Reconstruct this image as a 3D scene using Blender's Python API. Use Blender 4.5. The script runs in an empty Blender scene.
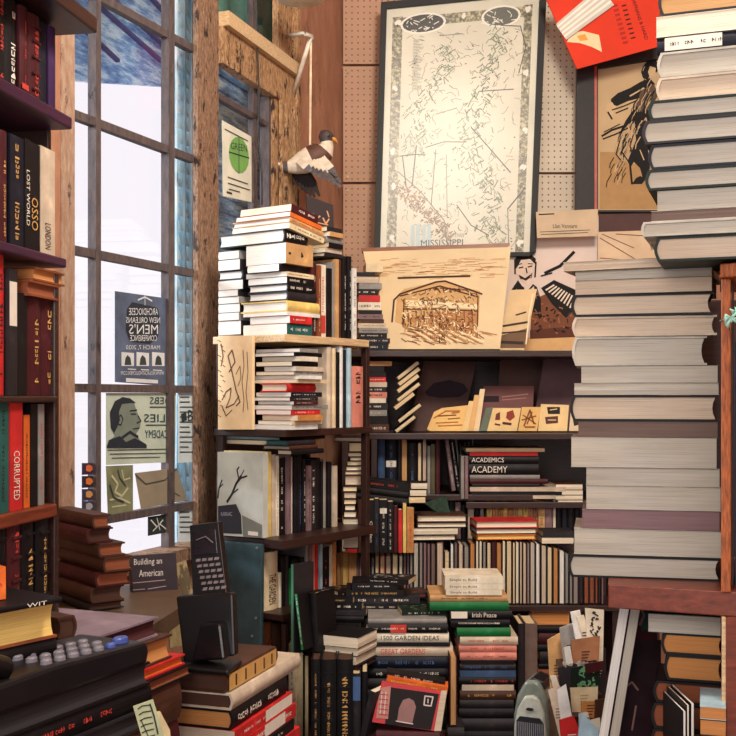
import bpy, math, random
from mathutils import Vector, Matrix
SC = bpy.context.scene
COL = SC.collection
F, CX, HY, CZ = 1100.0, 368.0, 397.0, 1.5
# ---------------------------------------------------------------- camera, sky, lights, exposure
cam_d = bpy.data.cameras.new('camera'); cam = bpy.data.objects.new('camera', cam_d); COL.objects.link(cam)
cam.location = (0, 0, CZ); cam.rotation_euler = (math.pi / 2, 0, 0)
cam_d.sensor_width = 36; cam_d.lens = 36 * F / 736; cam_d.shift_y = (HY - 368) / 736; cam_d.clip_start = 0.05
SC.camera = cam
world = bpy.data.worlds.new('sky'); SC.world = world; world.use_nodes = True
bg = world.node_tree.nodes['Background']
bg.inputs[0].default_value = (0.96, 0.86, 0.87, 1); bg.inputs[1].default_value = 0.95
def area(name, loc, look, size, power, col, sy=None):
    d = bpy.data.lights.new(name, 'AREA'); d.energy = power; d.color = col; d.size = size
    d.shape = 'RECTANGLE'; d.size_y = sy or size
    o = bpy.data.objects.new(name, d); COL.objects.link(o); o.location = loc
    o.rotation_euler = (Vector(look) - Vector(loc)).to_track_quat('-Z', 'Y').to_euler()
    return o
area('overhead_fill_light', (0.55, 1.5, 3.3), (0.1, 4.3, 1.5), 0.5, 50, (1.0, 0.90, 0.77))  # warm fill added out of view to brighten the back of the room
area('front_fill_light', (-0.5, -0.7, 2.3), (0.2, 3.2, 1.2), 0.8, 22, (1.0, 0.93, 0.86))  # second added fill, behind the camera, for the faces turned towards it
sd = bpy.data.lights.new('sun', 'SUN'); sd.energy = 5.0; sd.color = (0.93, 0.97, 1.0); sd.angle = math.radians(16)
sun = bpy.data.objects.new('sun', sd); COL.objects.link(sun)
sun.rotation_euler = Vector((0.94, -0.10, -0.36)).to_track_quat('-Z', 'Y').to_euler()
SC.view_settings.view_transform = 'Standard'; SC.view_settings.look = 'None'
SC.view_settings.exposure = 0.35; SC.view_settings.gamma = 1.0
SC.view_settings.use_curve_mapping = False
# ---------------------------------------------------------------- materials
R = random.Random(11)
def lin(c):
    return tuple((x / 255 / 12.92 if x / 255 <= 0.04045 else ((x / 255 + 0.055) / 1.055) ** 2.4) for x in c)
MATS = {}
def base_mat(key):
    m = bpy.data.materials.new(key); m.use_nodes = True
    nt = m.node_tree; b = nt.nodes['Principled BSDF']
    return m, nt, b
def mixrgb(nt, fac, a, b, mode='MIX'):
    n = nt.nodes.new('ShaderNodeMix'); n.data_type = 'RGBA'; n.blend_type = mode
    for i, v in ((0, fac), (6, a), (7, b)):
        if hasattr(v, 'links') or hasattr(v, 'is_linked'): nt.links.new(v, n.inputs[i])
        elif i == 0: n.inputs[i].default_value = v
        else: n.inputs[i].default_value = (*v, 1) if len(v) == 3 else v
    return n.outputs[2]
def noise(nt, scale, vec=(1, 1, 1), detail=4, rough=0.6, coord='Object'):
    tc = nt.nodes.new('ShaderNodeTexCoord'); mp = nt.nodes.new('ShaderNodeMapping')
    mp.inputs['Scale'].default_value = vec
    nt.links.new(tc.outputs[coord], mp.inputs[0])
    n = nt.nodes.new('ShaderNodeTexNoise'); n.inputs['Scale'].default_value = scale
    n.inputs['Detail'].default_value = detail; n.inputs['Roughness'].default_value = rough
    nt.links.new(mp.outputs[0], n.inputs['Vector'])
    return n.outputs[0]
def ramp(nt, src, pts):
    r = nt.nodes.new('ShaderNodeValToRGB'); nt.links.new(src, r.inputs[0])
    el = r.color_ramp.elements
    while len(el) < len(pts): el.new(0.5)
    for e, (p, v) in zip(el, pts):
        e.position = p; e.color = (v, v, v, 1) if isinstance(v, (int, float)) else (*v, 1)
    return r.outputs[0]
def bump(nt, b, src, s=0.3, d=0.002):
    n = nt.nodes.new('ShaderNodeBump'); n.inputs['Strength'].default_value = s; n.inputs['Distance'].default_value = d
    nt.links.new(src, n.inputs['Height']); nt.links.new(n.outputs[0], b.inputs['Normal'])
def plain(key, rgb, rough=0.5, metal=0.0, var=0.25, scale=25):
    k = ('plain', key)
    if k in MATS: return MATS[k]
    m, nt, b = base_mat(key); c = lin(rgb)
    nz = noise(nt, scale)
    lo = tuple(x * (1 - var) for x in c); hi = tuple(min(1, x * (1 + var)) for x in c)
    nt.links.new(ramp(nt, nz, [(0.3, lo), (0.7, hi)]), b.inputs['Base Color'])
    b.inputs['Roughness'].default_value = rough; b.inputs['Metallic'].default_value = metal
    MATS[k] = m; return m
def cover_mat(name):
    k = ('cover', name)
    if k in MATS: return MATS[k]
    m, nt, b = base_mat(name + '_cover'); c = lin(PAL[name])
    a = ramp(nt, noise(nt, 18, detail=6), [(0.25, tuple(x * 0.62 for x in c)), (0.6, c), (0.85, tuple(min(1, x * 1.5 + 0.015) for x in c))])
    wear = ramp(nt, noise(nt, 130, detail=3, rough=0.8), [(0.70, 0.0), (0.78, 0.55)])
    out = mixrgb(nt, wear, a, tuple(min(1, x * 1.6 + 0.07) for x in c))
    nt.links.new(out, b.inputs['Base Color']); b.inputs['Roughness'].default_value = 0.55; b.inputs['Specular IOR Level'].default_value = 0.3
    MATS[k] = m; return m
def page_mat(name):
    k = ('page', name)
    if k in MATS: return MATS[k]
    m, nt, b = base_mat(name + '_paper'); c = lin(PAL[name])
    lines = noise(nt, 1.0, vec=(6, 6, 950), detail=3, rough=0.75)
    big = noise(nt, 9, detail=3)
    a = ramp(nt, lines, [(0.30, tuple(x * 0.50 for x in c)), (0.47, tuple(x * 0.92 for x in c)), (0.7, tuple(min(1, x * 1.10) for x in c))])
    out = mixrgb(nt, ramp(nt, big, [(0.35, 0.0), (0.8, 0.35)]), a, tuple(x * y for x, y in zip(c, (0.85, 0.7, 0.5))))
    nt.links.new(out, b.inputs['Base Color']); b.inputs['Roughness'].default_value = 0.85
    bump(nt, b, lines, 0.35, 0.0006)
    MATS[k] = m; return m
def peel_mat(key, c1, c2, c3, s=9, amount=0.5):
    m, nt, b = base_mat(key)
    n1 = noise(nt, s, vec=(1, 1, 0.45), detail=9, rough=0.72); n2 = noise(nt, s * 5, vec=(1, 1, 0.3), detail=6, rough=0.7)
    a = mixrgb(nt, ramp(nt, n2, [(0.35, 0.0), (0.62, 1.0)]), lin(c1), lin(c2))
    o = mixrgb(nt, ramp(nt, n1, [(amount, 0.0), (amount + 0.04, 1.0)]), a, lin(c3))
    nt.links.new(o, b.inputs['Base Color']); b.inputs['Roughness'].default_value = 0.75
    bump(nt, b, n1, 0.9, 0.01); return m
def wood_mat(key, c1, c2, s=14, vec=(1, 12, 12), rough=0.4):
    m, nt, b = base_mat(key)
    n1 = noise(nt, s, vec=vec, detail=6, rough=0.65)
    nt.links.new(ramp(nt, n1, [(0.3, lin(c1)), (0.68, lin(c2))]), b.inputs['Base Color'])
    b.inputs['Roughness'].default_value = rough; bump(nt, b, n1, 0.25, 0.002); return m
PAL = dict(black=(17, 14, 18), navy=(20, 24, 40), charcoal=(42, 38, 42), grey=(150, 146, 142), blue=(60, 84, 120), teal=(40, 96, 92),
    green=(22, 112, 58), forest=(16, 34, 27), maroon=(74, 26, 32), red=(206, 44, 44), orange=(232, 112, 44), brown=(78, 48, 35),
    rust=(146, 80, 50), tan=(206, 160, 108), cream=(234, 212, 172), ivory=(240, 230, 208), white=(240, 238, 232), taupe=(120, 100, 92),
    mauve=(140, 112, 116), pink=(222, 140, 124), yellow=(236, 204, 120), purple=(62, 34, 78), lavender=(142, 124, 138), gold=(216, 176, 96),
    olive=(92, 88, 60), sky=(176, 206, 220), amber=(202, 138, 78), stone=(196, 190, 177), bone=(212, 194, 172), sepia=(170, 116, 82))
WORD = dict(stone='pale-grey', bone='off-white', sky='pale-blue', forest='dark-green', amber='tan', sepia='sepia', ivory='ivory')
def word(c): return WORD.get(c, c)
# ---------------------------------------------------------------- geometry helpers
class MB:
    def __init__(s): s.v = []; s.f = []; s.m = []; s.mats = []
    def slot(s, mat):
        if mat not in s.mats: s.mats.append(mat)
        return s.mats.index(mat)
    def poly(s, pts, mat):
        n = len(s.v); s.v += [tuple(p) for p in pts]; s.f.append(tuple(range(n, n + len(pts)))); s.m.append(s.slot(mat))
    def hexa(s, c, mat):   # 8 corners: bottom 4 (ccw), top 4
        n = len(s.v); s.v += [tuple(p) for p in c]; k = s.slot(mat)
        for q in ((3, 2, 1, 0), (4, 5, 6, 7), (0, 1, 5, 4), (1, 2, 6, 5), (2, 3, 7, 6), (3, 0, 4, 7)):
            s.f.append(tuple(n + i for i in q)); s.m.append(k)
    def box(s, a, b, mat, M=None):
        x0, y0, z0 = a; x1, y1, z1 = b
        c = [(x0, y0, z0), (x1, y0, z0), (x1, y1, z0), (x0, y1, z0), (x0, y0, z1), (x1, y0, z1), (x1, y1, z1), (x0, y1, z1)]
        if M: c = [M @ Vector(p) for p in c]
        s.hexa(c, mat)
    def prism(s, pts, vec, mat):   # pts: planar loop, vec: extrusion
        n = len(s.v); k = s.slot(mat); L = len(pts); vec = Vector(vec)
        s.v += [tuple(p) for p in pts] + [tuple(Vector(p) + vec) for p in pts]
        s.f.append(tuple(range(n, n + L))); s.f.append(tuple(reversed(range(n + L, n + 2 * L)))); s.m += [k, k]
        for i in range(L):
            j = (i + 1) % L; s.f.append((n + i, n + L + i, n + L + j, n + j)); s.m.append(k)
    def tube(s, pts, radii, mat, seg=10, flat=1.0, cap=True):
        pts = [Vector(p) for p in pts]; k = s.slot(mat); rings = []
        if isinstance(radii, (int, float)): radii = [radii] * len(pts)
        for i, p in enumerate(pts):
            t = (pts[min(i + 1, len(pts) - 1)] - pts[max(i - 1, 0)]).normalized()
            u = t.cross(Vector((0, 0, 1)));
            if u.length < 1e-3: u = t.cross(Vector((0, 1, 0)))
            u.normalize(); w = t.cross(u)
            rings.append(len(s.v))
            for j in range(seg):
                a = 2 * math.pi * j / seg
                s.v.append(tuple(p + u * math.cos(a) * radii[i] + w * math.sin(a) * radii[i] * flat))
        for i in range(len(rings) - 1):
            for j in range(seg):
                j2 = (j + 1) % seg
                s.f.append((rings[i] + j, rings[i] + j2, rings[i + 1] + j2, rings[i + 1] + j)); s.m.append(k)
        if cap:
            s.f.append(tuple(rings[0] + j for j in reversed(range(seg)))); s.f.append(tuple(rings[-1] + j for j in range(seg))); s.m += [k, k]
    def build(s, name, parent=None, M=None, smooth=False, bevel=0.0):
        me = bpy.data.meshes.new(name); me.from_pydata(s.v, [], s.f)
        for m in s.mats: me.materials.append(m)
        me.polygons.foreach_set('material_index', s.m)
        if smooth: me.polygons.foreach_set('use_smooth', [True] * len(s.f))
        me.update()
        o = bpy.data.objects.new(name, me); COL.objects.link(o)
        if parent is not None: o.parent = parent
        if M is not None: o.matrix_local = M
        if bevel:
            b = o.modifiers.new('bevel', 'BEVEL'); b.width = bevel; b.segments = 2; b.limit_method = 'ANGLE'
        return o
USED = {}
def tag(o, label, cat, group=None, kind=None):
    if label: o['label'] = label
    if cat: o['category'] = cat
    if group: o['group'] = group
    if kind: o['kind'] = kind
    return o
def empty(name, loc=(0, 0, 0), rz=0):
    o = bpy.data.objects.new(name, None); COL.objects.link(o); o.location = loc; o.rotation_euler = (0, 0, rz); o.empty_display_size = 0.05
    return o
def struct(o): o['kind'] = 'structure'; return o
def P(px, py, Y): return Vector(((px - CX) / F * Y, Y, CZ + (HY - py) / F * Y))
def Zof(py, Y): return CZ + (HY - py) / F * Y
_TX = {}
def text_geo(s):
    if s in _TX: return _TX[s]
    c = bpy.data.curves.new('t', 'FONT'); c.body = s; c.resolution_u = 2
    o = bpy.data.objects.new('t', c); COL.objects.link(o)
    dg = bpy.context.evaluated_depsgraph_get(); dg.update()
    me = bpy.data.meshes.new_from_object(o.evaluated_get(dg))
    vs = [v.co.copy() for v in me.vertices]; fs = [tuple(p.vertices) for p in me.polygons]
    bpy.data.objects.remove(o); bpy.data.meshes.remove(me); bpy.data.curves.remove(c)
    x0 = min(v.x for v in vs); x1 = max(v.x for v in vs); y0 = min(v.y for v in vs); y1 = max(v.y for v in vs)
    vs = [((v.x - x0) / (x1 - x0), (v.y - y0) / (y1 - y0)) for v in vs]
    _TX[s] = (vs, fs); return _TX[s]
def add_text(mb, s, o, u, v, mat):   # o corner, u width vector, v height vector
    vs, fs = text_geo(s); n = len(mb.v); k = mb.slot(mat); o = Vector(o); u = Vector(u); v = Vector(v)
    mb.v += [tuple(o + u * a + v * b) for a, b in vs]
    for f in fs: mb.f.append(tuple(n + i for i in f)); mb.m.append(k)
class Pl:   # an inclined sheet plane standing in the room
    def __init__(s, px, py, Y, yaw=0, lean=0, p=None):
        a = math.radians(yaw); b = math.radians(lean)
        s.p = p or P(px, py, Y); s.r = Vector((math.cos(a), math.sin(a), 0)); l = Vector((-math.sin(a), math.cos(a), 0))
        s.up = Vector((0, 0, 1)) * math.cos(b) + l * math.sin(b); s.n = s.r.cross(s.up)
    def at(s, px, py, off=0.0):
        d = Vector(((px - CX) / F, 1, (HY - py) / F)); c = Vector((0, 0, CZ)); q = s.p + s.n * off
        t = (q - c).dot(s.n) / d.dot(s.n); return c + d * t
    def slab(s, name, pts, th, mat, parent=None, off=0.0, bevel=0):
        mb = MB(); mb.prism([s.at(x, y, off) for x, y in pts], -s.n * th, mat)
        o = mb.build(name, parent, bevel=bevel); return o
    def strokes(s, mb, lst, mat, off=0.0008, w=1.0):
        for st in lst:
            pts = st; ww = w
            if isinstance(st[0], (int, float)): ww = st[0]; pts = st[1:]
            ps = [s.at(x, y, off) for x, y in pts]; hw = ww * ps[0].y / F / 2
            for a, b in zip(ps, ps[1:]):
                d = (b - a)
                if d.length < 1e-6: continue
                q = d.normalized().cross(s.n) * hw; e = d.normalized() * hw * 0.4
                mb.poly([a - q - e, b - q + e, b + q + e, a + q - e], mat)
    def blob(s, mb, pts, mat, off=0.0006): mb.poly([s.at(x, y, off) for x, y in pts], mat)
    def text(s, mb, t, x0, y0, x1, y1, mat, off=0.001, mirror=False, slope=0):
        a = s.at(x0, y1, off); b = s.at(x1, y1 + slope, off); c = s.at(x0, y0, off)
        if mirror: add_text(mb, t, b, a - b, c - a, mat)
        else: add_text(mb, t, a, b - a, c - a, mat)
# ---------------------------------------------------------------- books
AX = {'ls': lambda L, B, T: Matrix(((1, 0, 0, 0), (0, 1, 0, 0), (0, 0, 1, 0), (0, 0, 0, 1))),
      'lf': lambda L, B, T: Matrix(((-1, 0, 0, L), (0, -1, 0, B), (0, 0, 1, 0), (0, 0, 0, 1))),
      'lh': lambda L, B, T: Matrix(((0, 1, 0, 0), (-1, 0, 0, L), (0, 0, 1, 0), (0, 0, 0, 1))),
      'lt': lambda L, B, T: Matrix(((0, -1, 0, B), (1, 0, 0, 0), (0, 0, 1, 0), (0, 0, 0, 1))),
      'ss': lambda L, B, T: Matrix(((0, 0, -1, T), (0, 1, 0, 0), (1, 0, 0, 0), (0, 0, 0, 1))),
      'sf': lambda L, B, T: Matrix(((0, 0, 1, 0), (0, -1, 0, B), (1, 0, 0, 0), (0, 0, 0, 1))),
      'sc': lambda L, B, T: Matrix(((0, 1, 0, 0), (0, 0, 1, 0), (1, 0, 0, 0), (0, 0, 0, 1)))}
def dims(o, W, D, H):
    return {'ls': (W, D, H), 'lf': (W, D, H), 'lh': (D, W, H), 'lt': (D, W, H), 'ss': (H, D, W), 'sf': (H, D, W), 'sc': (H, W, D)}[o]
def glyphs(mb, L, T, y, mat, rng, dens=1.0, stand=False):
    h = T * rng.uniform(0.2, 0.38); x = L * rng.uniform(0.06, 0.16); end = L * rng.uniform(0.75, 0.94)
    cz = T / 2
    while x < end:
        w = h * rng.uniform(0.25, 0.8)
        if rng.random() < 0.16 / dens: x += h * rng.uniform(0.6, 2.5); continue
        k = rng.random()
        if k < 0.5:
            mb.poly([(x, y, cz - h / 2), (x + w * .35, y, cz - h / 2), (x + w * .35, y, cz + h / 2), (x, y, cz + h / 2)], mat)
            if rng.random() < .7: mb.poly([(x + w * .35, y, cz + h * rng.choice((-.5, 0, .25))), (x + w, y, cz - h * .3), (x + w, y, cz - h * .1), (x + w * .35, y, cz + h / 2)], mat)
        else:
            z0 = cz - h / 2 * rng.uniform(.4, 1); z1 = cz + h / 2 * rng.uniform(.4, 1)
            mb.poly([(x, y, z0), (x + w, y, z0), (x + w, y, z0 + h * .2), (x, y, z0 + h * .2)], mat)
            mb.poly([(x, y, z1 - h * .22), (x + w, y, z1 - h * .22), (x + w, y, z1), (x, y, z1)], mat)
            mb.poly([(x, y, z0), (x + w * .3, y, z0), (x + w * .3, y, z1), (x, y, z1)], mat)
        x += w + h * 0.18
TITLE_INK = {'w': (232, 224, 210), 'g': (206, 160, 90), 'r': (200, 60, 50), 'k': (30, 26, 26), 'b': (70, 100, 150)}
def ink_mat(c):
    if isinstance(c, str): c = TITLE_INK[c]
    return plain('ink_%d_%d_%d' % tuple(c), c, 0.85, var=0.08)
def book(loc, yaw, W, D, H, orient='ls', kind='h', cov='black', pg='cream', label=None, group=None, ink=None, title=None,
         roll=0, pitch=0, bands=False, name='book', cat='book', labelbox=None):
    L, B, T = dims(orient, W, D, H); rng = random.Random(int(abs(loc[0] * 7919 + loc[1] * 104729 + loc[2] * 1299709) * 100) % 99991)
    M = Matrix.Translation(loc) @ Matrix.Rotation(math.radians(yaw), 4, 'Z') @ Matrix.Rotation(math.radians(roll), 4, 'Y') @ Matrix.Rotation(math.radians(pitch), 4, 'X') @ AX[orient](L, B, T)
    cm, pm = cover_mat(cov), page_mat(pg)
    mb = MB(); fy = -0.0003
    if kind == 'h':
        ct = min(0.0036, T * 0.14); m = min(0.004, L * 0.03); n = 7; bul = min(T * 0.16, 0.006)
        outer = [(B, 0.0)] + [(bul * (1 - math.sin(math.pi * i / (n - 1))) if True else 0, T * i / (n - 1)) for i in range(n)] + [(B, T)]
        inner = [(B, ct)] + [(ct + bul * (1 - math.sin(math.pi * i / (n - 1))) * .8 + 0.001, ct + (T - 2 * ct) * i / (n - 1)) for i in range(n)] + [(B, T - ct)]
        k = mb.slot(cm); N = len(outer); base = len(mb.v)
        for x in (0, L):
            mb.v += [(x, y, z) for y, z in outer] + [(x, y, z) for y, z in inner]
        for i in range(N - 1):
            a, b = base + i, base + i + 1
            mb.f += [(a, a + 2 * N, b + 2 * N, b), (a + N, b + N, b + 3 * N, a + 3 * N), (a, b, b + N, a + N), (a + 2 * N, a + 3 * N, b + 3 * N, b + 2 * N)]; mb.m += [k] * 4
        for i in (0, N - 1):
            a = base + i; mb.f.append((a, a + N, a + 3 * N, a + 2 * N)); mb.m.append(k)
        pb = MB(); cc = min(T * .12, .005)
        ring = [(ct + .002, ct), (B - m, ct), (B - m - cc * .75, ct + (T - 2 * ct) * .25), (B - m - cc, T / 2), (B - m - cc * .75, ct + (T - 2 * ct) * .75), (B - m, T - ct), (ct + .002, T - ct), (ct + .001, T / 2)]
        pb.prism([(m, y, z) for y, z in ring], (L - 2 * m, 0, 0), pm)
        fy = -0.0004; bandy = bul
    else:
        ct = min(0.0007, T * .1); m = 0.0006
        mb.box((0, 0, 0), (L, B, ct), cm); mb.box((0, 0, T - ct), (L, B, T), cm); mb.box((0, 0, ct), (L, ct, T - ct), cm)
        pb = MB(); w = rng.uniform(-.002, .002) if T > .012 else 0
        pb.prism([(m, ct, ct), (m, B - m - abs(w), ct), (m, B - m, T * .5 + w), (m, B - m - abs(w), T - ct), (m, ct, T - ct)], (L - 2 * m, 0, 0), pm)
        bandy = 0
    spine_vis = orient in ('ls', 'ss')
    if ink and not title: glyphs(mb, L, T, fy, ink_mat(ink), rng)
    if bands:
        for q in (.16, .34, .52, .70, .86): mb.box((L * q - .002, -.0016, T * .2), (L * q + .002, .001, T * .8), cm)
    if labelbox:
        q0, q1, lc = labelbox; lm = ink_mat(lc); mb.poly([(L * q0, fy * .6, T * .06), (L * q1, fy * .6, T * .06), (L * q1, fy * .6, T * .94), (L * q0, fy * .6, T * .94)], lm)
    o = mb.build(name); o.matrix_world = M
    pb.build('pages', o)
    if title:
        tm = ink_mat(ink or 'w'); tb = MB(); t, q0, q1, hh = title
        if orient == 'ss': add_text(tb, t, (L * q1, fy * 2, T * (.5 + hh / 2)), (-(L * (q1 - q0)), 0, 0), (0, 0, -T * hh), tm)
        else: add_text(tb, t, (L * q0, fy * 2, T * (.5 - hh / 2)), (L * (q1 - q0), 0, 0), (0, 0, T * hh), tm)
        tb.build('title', o)
    tag(o, label, cat, group); return o
ORD = 'first second third fourth fifth sixth seventh eighth ninth tenth eleventh twelfth thirteenth fourteenth fifteenth sixteenth seventeenth eighteenth nineteenth twentieth'.split()
ORD += ['twenty-' + o for o in ORD[:9]] + ['thirtieth'] + ['thirty-' + o for o in ORD[:9]] + ['fortieth']
def ordn(i, n, a, b):
    if n == 1: return ''
    if i == 0: return a + 'most'
    if i == n - 1: return b + 'most'
    if i < len(ORD) and i <= n // 2: return ORD[i] + ' from the ' + a
    if n - 1 - i < len(ORD): return ORD[n - 1 - i] + ' from the ' + b
    return ORD[i] + ' from the ' + a
def opts(tok):
    d = {}
    for t in tok:
        if '=' in t:
            k, v = t.split('=', 1); d[k] = v
        else: d[t] = True
    return d
def look(orient, kind, cov, pg, H):
    if orient in ('ls', 'ss', 'sc'): s = word(cov) + (' hardback' if kind == 'h' else ' paperback')
    else: s = word(pg) + '-paged ' + word(cov) + ' ' + ('hardback' if kind == 'h' else 'paperback')
    return s
def mk(o, loc, yaw, W, D, H, orient, kind, cov, pg, lab, group):
    kw = {}
    if 'i' in o: kw['ink'] = o['i']
    if 't' in o:
        t = o['t'].split('|'); kw['title'] = (t[0].replace('_', ' '), float(t[1]), float(t[2]), float(t[3]))
    if 'lb' in o:
        t = o['lb'].split('|'); kw['labelbox'] = (float(t[0]), float(t[1]), t[2])
    if 'bands' in o: kw['bands'] = True
    nm = o.get('n', 'book')
    return book(loc, yaw, W, D, H, orient, kind, cov, pg, lab, group, roll=float(o.get('r', 0)), pitch=float(o.get('p', 0)), name=nm, cat=nm.replace('_', ' '), **kw)
def pile(where, Y, ytop, rows, yaw=0, D=0.2, xleft=None, group=None, roll=0):
    """a lying pile: every row 'ybottom xleft xright orient kind cover pages opts', measured at the near left corner"""
    rows = [r.split() for r in rows.strip().split('\n')]; y = ytop; n = len(rows); out = []
    for i, t in enumerate(rows):
        yb, xl, xr = float(t[0]), float(t[1]), float(t[2]); o = opts(t[7:]); orient, kind, cov, pg = t[3:7]
        a = math.radians(float(o.get('a', yaw))); dy = R.uniform(0, .006)
        X = (xl - CX) / F * Y; k = (xr - CX) / F
        W = (k * Y - X) / (math.cos(a) - k * math.sin(a)); Dd = float(o.get('D', D))
        xf = float(o['xf']) if 'xf' in o else xleft
        if xf is not None: k2 = (xf - CX) / F; Dd = (X - k2 * Y) / (math.sin(a) + k2 * math.cos(a))
        H = (yb - y) / F * Y
        lab = o['L'].replace('_', ' ') if 'L' in o else (look(orient, kind, cov, pg, H) + ', ' + ordn(i, n, 'top', 'bottom') + (' of ' if n > 1 else '') + where)
        if roll and 'r' not in o: o['r'] = roll
        g = group or 'books of ' + where
        out.append(mk(o, (X, Y + (dy if yaw == 0 else 0), Zof(yb, Y) + .0003), math.degrees(a), W, Dd, H - .0008, orient, kind, cov, pg, lab, g)); y = yb
    return out
def row(where, Y, ybase, rows, yaw=0, D=0.15, group=None, zbase=None):
    """an upright row: every row 'xleft xright ytop orient kind cover pages opts' along a line that starts at depth Y"""
    rows = [r.split() for r in rows.strip().split('\n')]; n = len(rows); a = math.radians(yaw); out = []
    x0 = float(rows[0][0]); X0 = (x0 - CX) / F * Y; z0 = zbase if zbase is not None else Zof(ybase, Y)
    for i, t in enumerate(rows):
        xl, xr, yt = float(t[0]), float(t[1]), float(t[2]); orient, kind, cov, pg = t[3:7]; o = opts(t[7:])
        s = [((q - CX) / F * Y - X0) / (math.cos(a) - (q - CX) / F * math.sin(a)) for q in (xl, xr)]
        Yl = Y + s[0] * math.sin(a); H = Zof(yt, Yl) - z0 - .0005
        lab = o['L'].replace('_', ' ') if 'L' in o else (look(orient, kind, cov, pg, H) + ', ' + ordn(i, n, 'left', 'right') + (' of ' if n > 1 else '') + where)
        dd = 0 if 'nd' in o else R.uniform(0, .008)
        loc = (X0 + s[0] * math.cos(a) - math.sin(a) * dd, Yl + math.cos(a) * dd, z0 + .0005)
        out.append(mk(o, loc, yaw, s[1] - s[0] - .0006, float(o.get('D', D)), H, orient, kind, cov, pg, lab, group or 'books of ' + where))
    return out
# ================================================================= THE ROOM
W1 = Pl(75, 397, 2068 / 748, yaw=math.degrees(math.atan2(1, .4136)))
W2 = Pl(207, 397, 3.36, yaw=math.degrees(math.atan2(1, .338)))
WB = Pl(368, 397, 4.5)
def wbox(mb, pl, x0, x1, z0, z1, d0, d1, mat):
    a = pl.at(x0, HY); b = pl.at(x1, HY); c = []
    for z in (z0, z1):
        for p, d in ((a, d1), (b, d1), (b, d0), (a, d0)):
            q = p + pl.n * d; c.append((q.x, q.y, z))
    mb.hexa(c, mat)
peel = peel_mat('peeling_paint', (170, 136, 108), (108, 76, 58), (50, 34, 30), 34, .56)
peel2 = peel_mat('crackled_paint', (206, 168, 124), (140, 98, 66), (54, 36, 30), 30, .55)
jamb = peel_mat('jamb_paint', (186, 160, 138), (160, 124, 102), (88, 62, 52), 16, .60)
muntin = peel_mat('muntin_paint', (104, 88, 84), (74, 66, 70), (40, 34, 36), 12, .6)
plaster = peel_mat('brown_plaster', (182, 132, 104), (158, 108, 84), (134, 90, 70), 3, .58)
dark_wood = wood_mat('dark_shelf_wood', (34, 20, 18), (62, 36, 30))
red_wood = wood_mat('red_shelf_wood', (90, 38, 24), (138, 62, 38), 8, (2, 14, 14))
orange_wood = wood_mat('orange_post_wood', (96, 44, 22), (206, 112, 50), 30, (10, 10, 1.2))
pale_wood = wood_mat('pale_shelf_wood', (186, 150, 112), (232, 204, 160))
mb = MB(); mb.box((-3.2, -1.2, -.05), (2.4, 4.9, 0), wood_mat('floor_boards', (58, 40, 32), (96, 66, 48), 5, (1, 14, 1))); struct(mb.build('floor'))
mb = MB(); mb.box((-3.2, -1.2, 3.5), (2.4, 4.9, 3.55), plain('ceiling_paint', (214, 190, 160), .9)); struct(mb.build('ceiling'))
# back wall
mb = MB(); mb.box((-.34, 4.5, 0), (2.4, 4.62, 3.5), plaster); struct(mb.build('wall_back'))
mb = MB(); mb.box((2.3, -1.2, 0), (2.4, 4.5, 3.5), plaster); struct(mb.build('wall_right'))
# window wall, first run
mb = MB()
wbox(mb, W1, -700, 62, 0, 3.5, -.05, 0, plaster); wbox(mb, W1, 62, 207, 0, 1.05, -.05, 0, plaster)
wbox(mb, W2, 207, 291, 0, 1.6, -.05, 0, plaster); wbox(mb, W2, 291, 343, 0, 3.5, -.05, 0, plaster)
wbox(mb, W2, 207, 291, 3.2, 3.5, -.05, 0, plaster); wbox(mb, W1, 62, 207, 3.2, 3.5, -.05, 0, plaster)
struct(mb.build('wall_left'))
ZB = [1.06, 1.176, 1.523, 1.872, 2.215, 2.547, 2.88]
w = MB()
wbox(w, W1, 60, 73.5, 1.05, 3.2, -.012, .004, jamb)
wbox(w, W1, 75, 197, 1.03, 1.065, -.05, .05, peel)
w1 = struct(w.build('window_1'))
w = MB()
for z in ZB[1:]: wbox(w, W1, 75, 197, z - .011, z + .011, -.030, -.008, muntin)
for a, b in ((98, 103), (170.5, 176.5)): wbox(w, W1, a, b, 1.06, 3.2, -.032, -.006, muntin)
w.build('muntins', w1)
glass = bpy.data.materials.new('window_glass'); glass.use_nodes = True; nt = glass.node_tree
for n in list(nt.nodes):
    if n.type != 'OUTPUT_MATERIAL': nt.nodes.remove(n)
tr = nt.nodes.new('ShaderNodeBsdfTransparent'); gl = nt.nodes.new('ShaderNodeBsdfGlossy'); gl.inputs['Roughness'].default_value = .03
ms = nt.nodes.new('ShaderNodeMixShader'); ms.inputs[0].default_value = .045; tr.inputs[0].default_value = (.94, .97, 1, 1)
nt.links.new(tr.outputs[0], ms.inputs[1]); nt.links.new(gl.outputs[0], ms.inputs[2])
nt.links.new(ms.outputs[0], [n for n in nt.nodes if n.type == 'OUTPUT_MATERIAL'][0].inputs[0])
w = MB(); wbox(w, W1, 75, 197, 1.065, 3.2, -.022, -.019, glass); w.build('glass', w1)
w = MB(); wbox(w, W1, 196, 206.5, 0.9, 3.5, -.010, .006, peel); wbox(w, W2, 207, 217.5, .9, 3.5, -.010, .004, peel)
struct(w.build('trim_1'))
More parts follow.
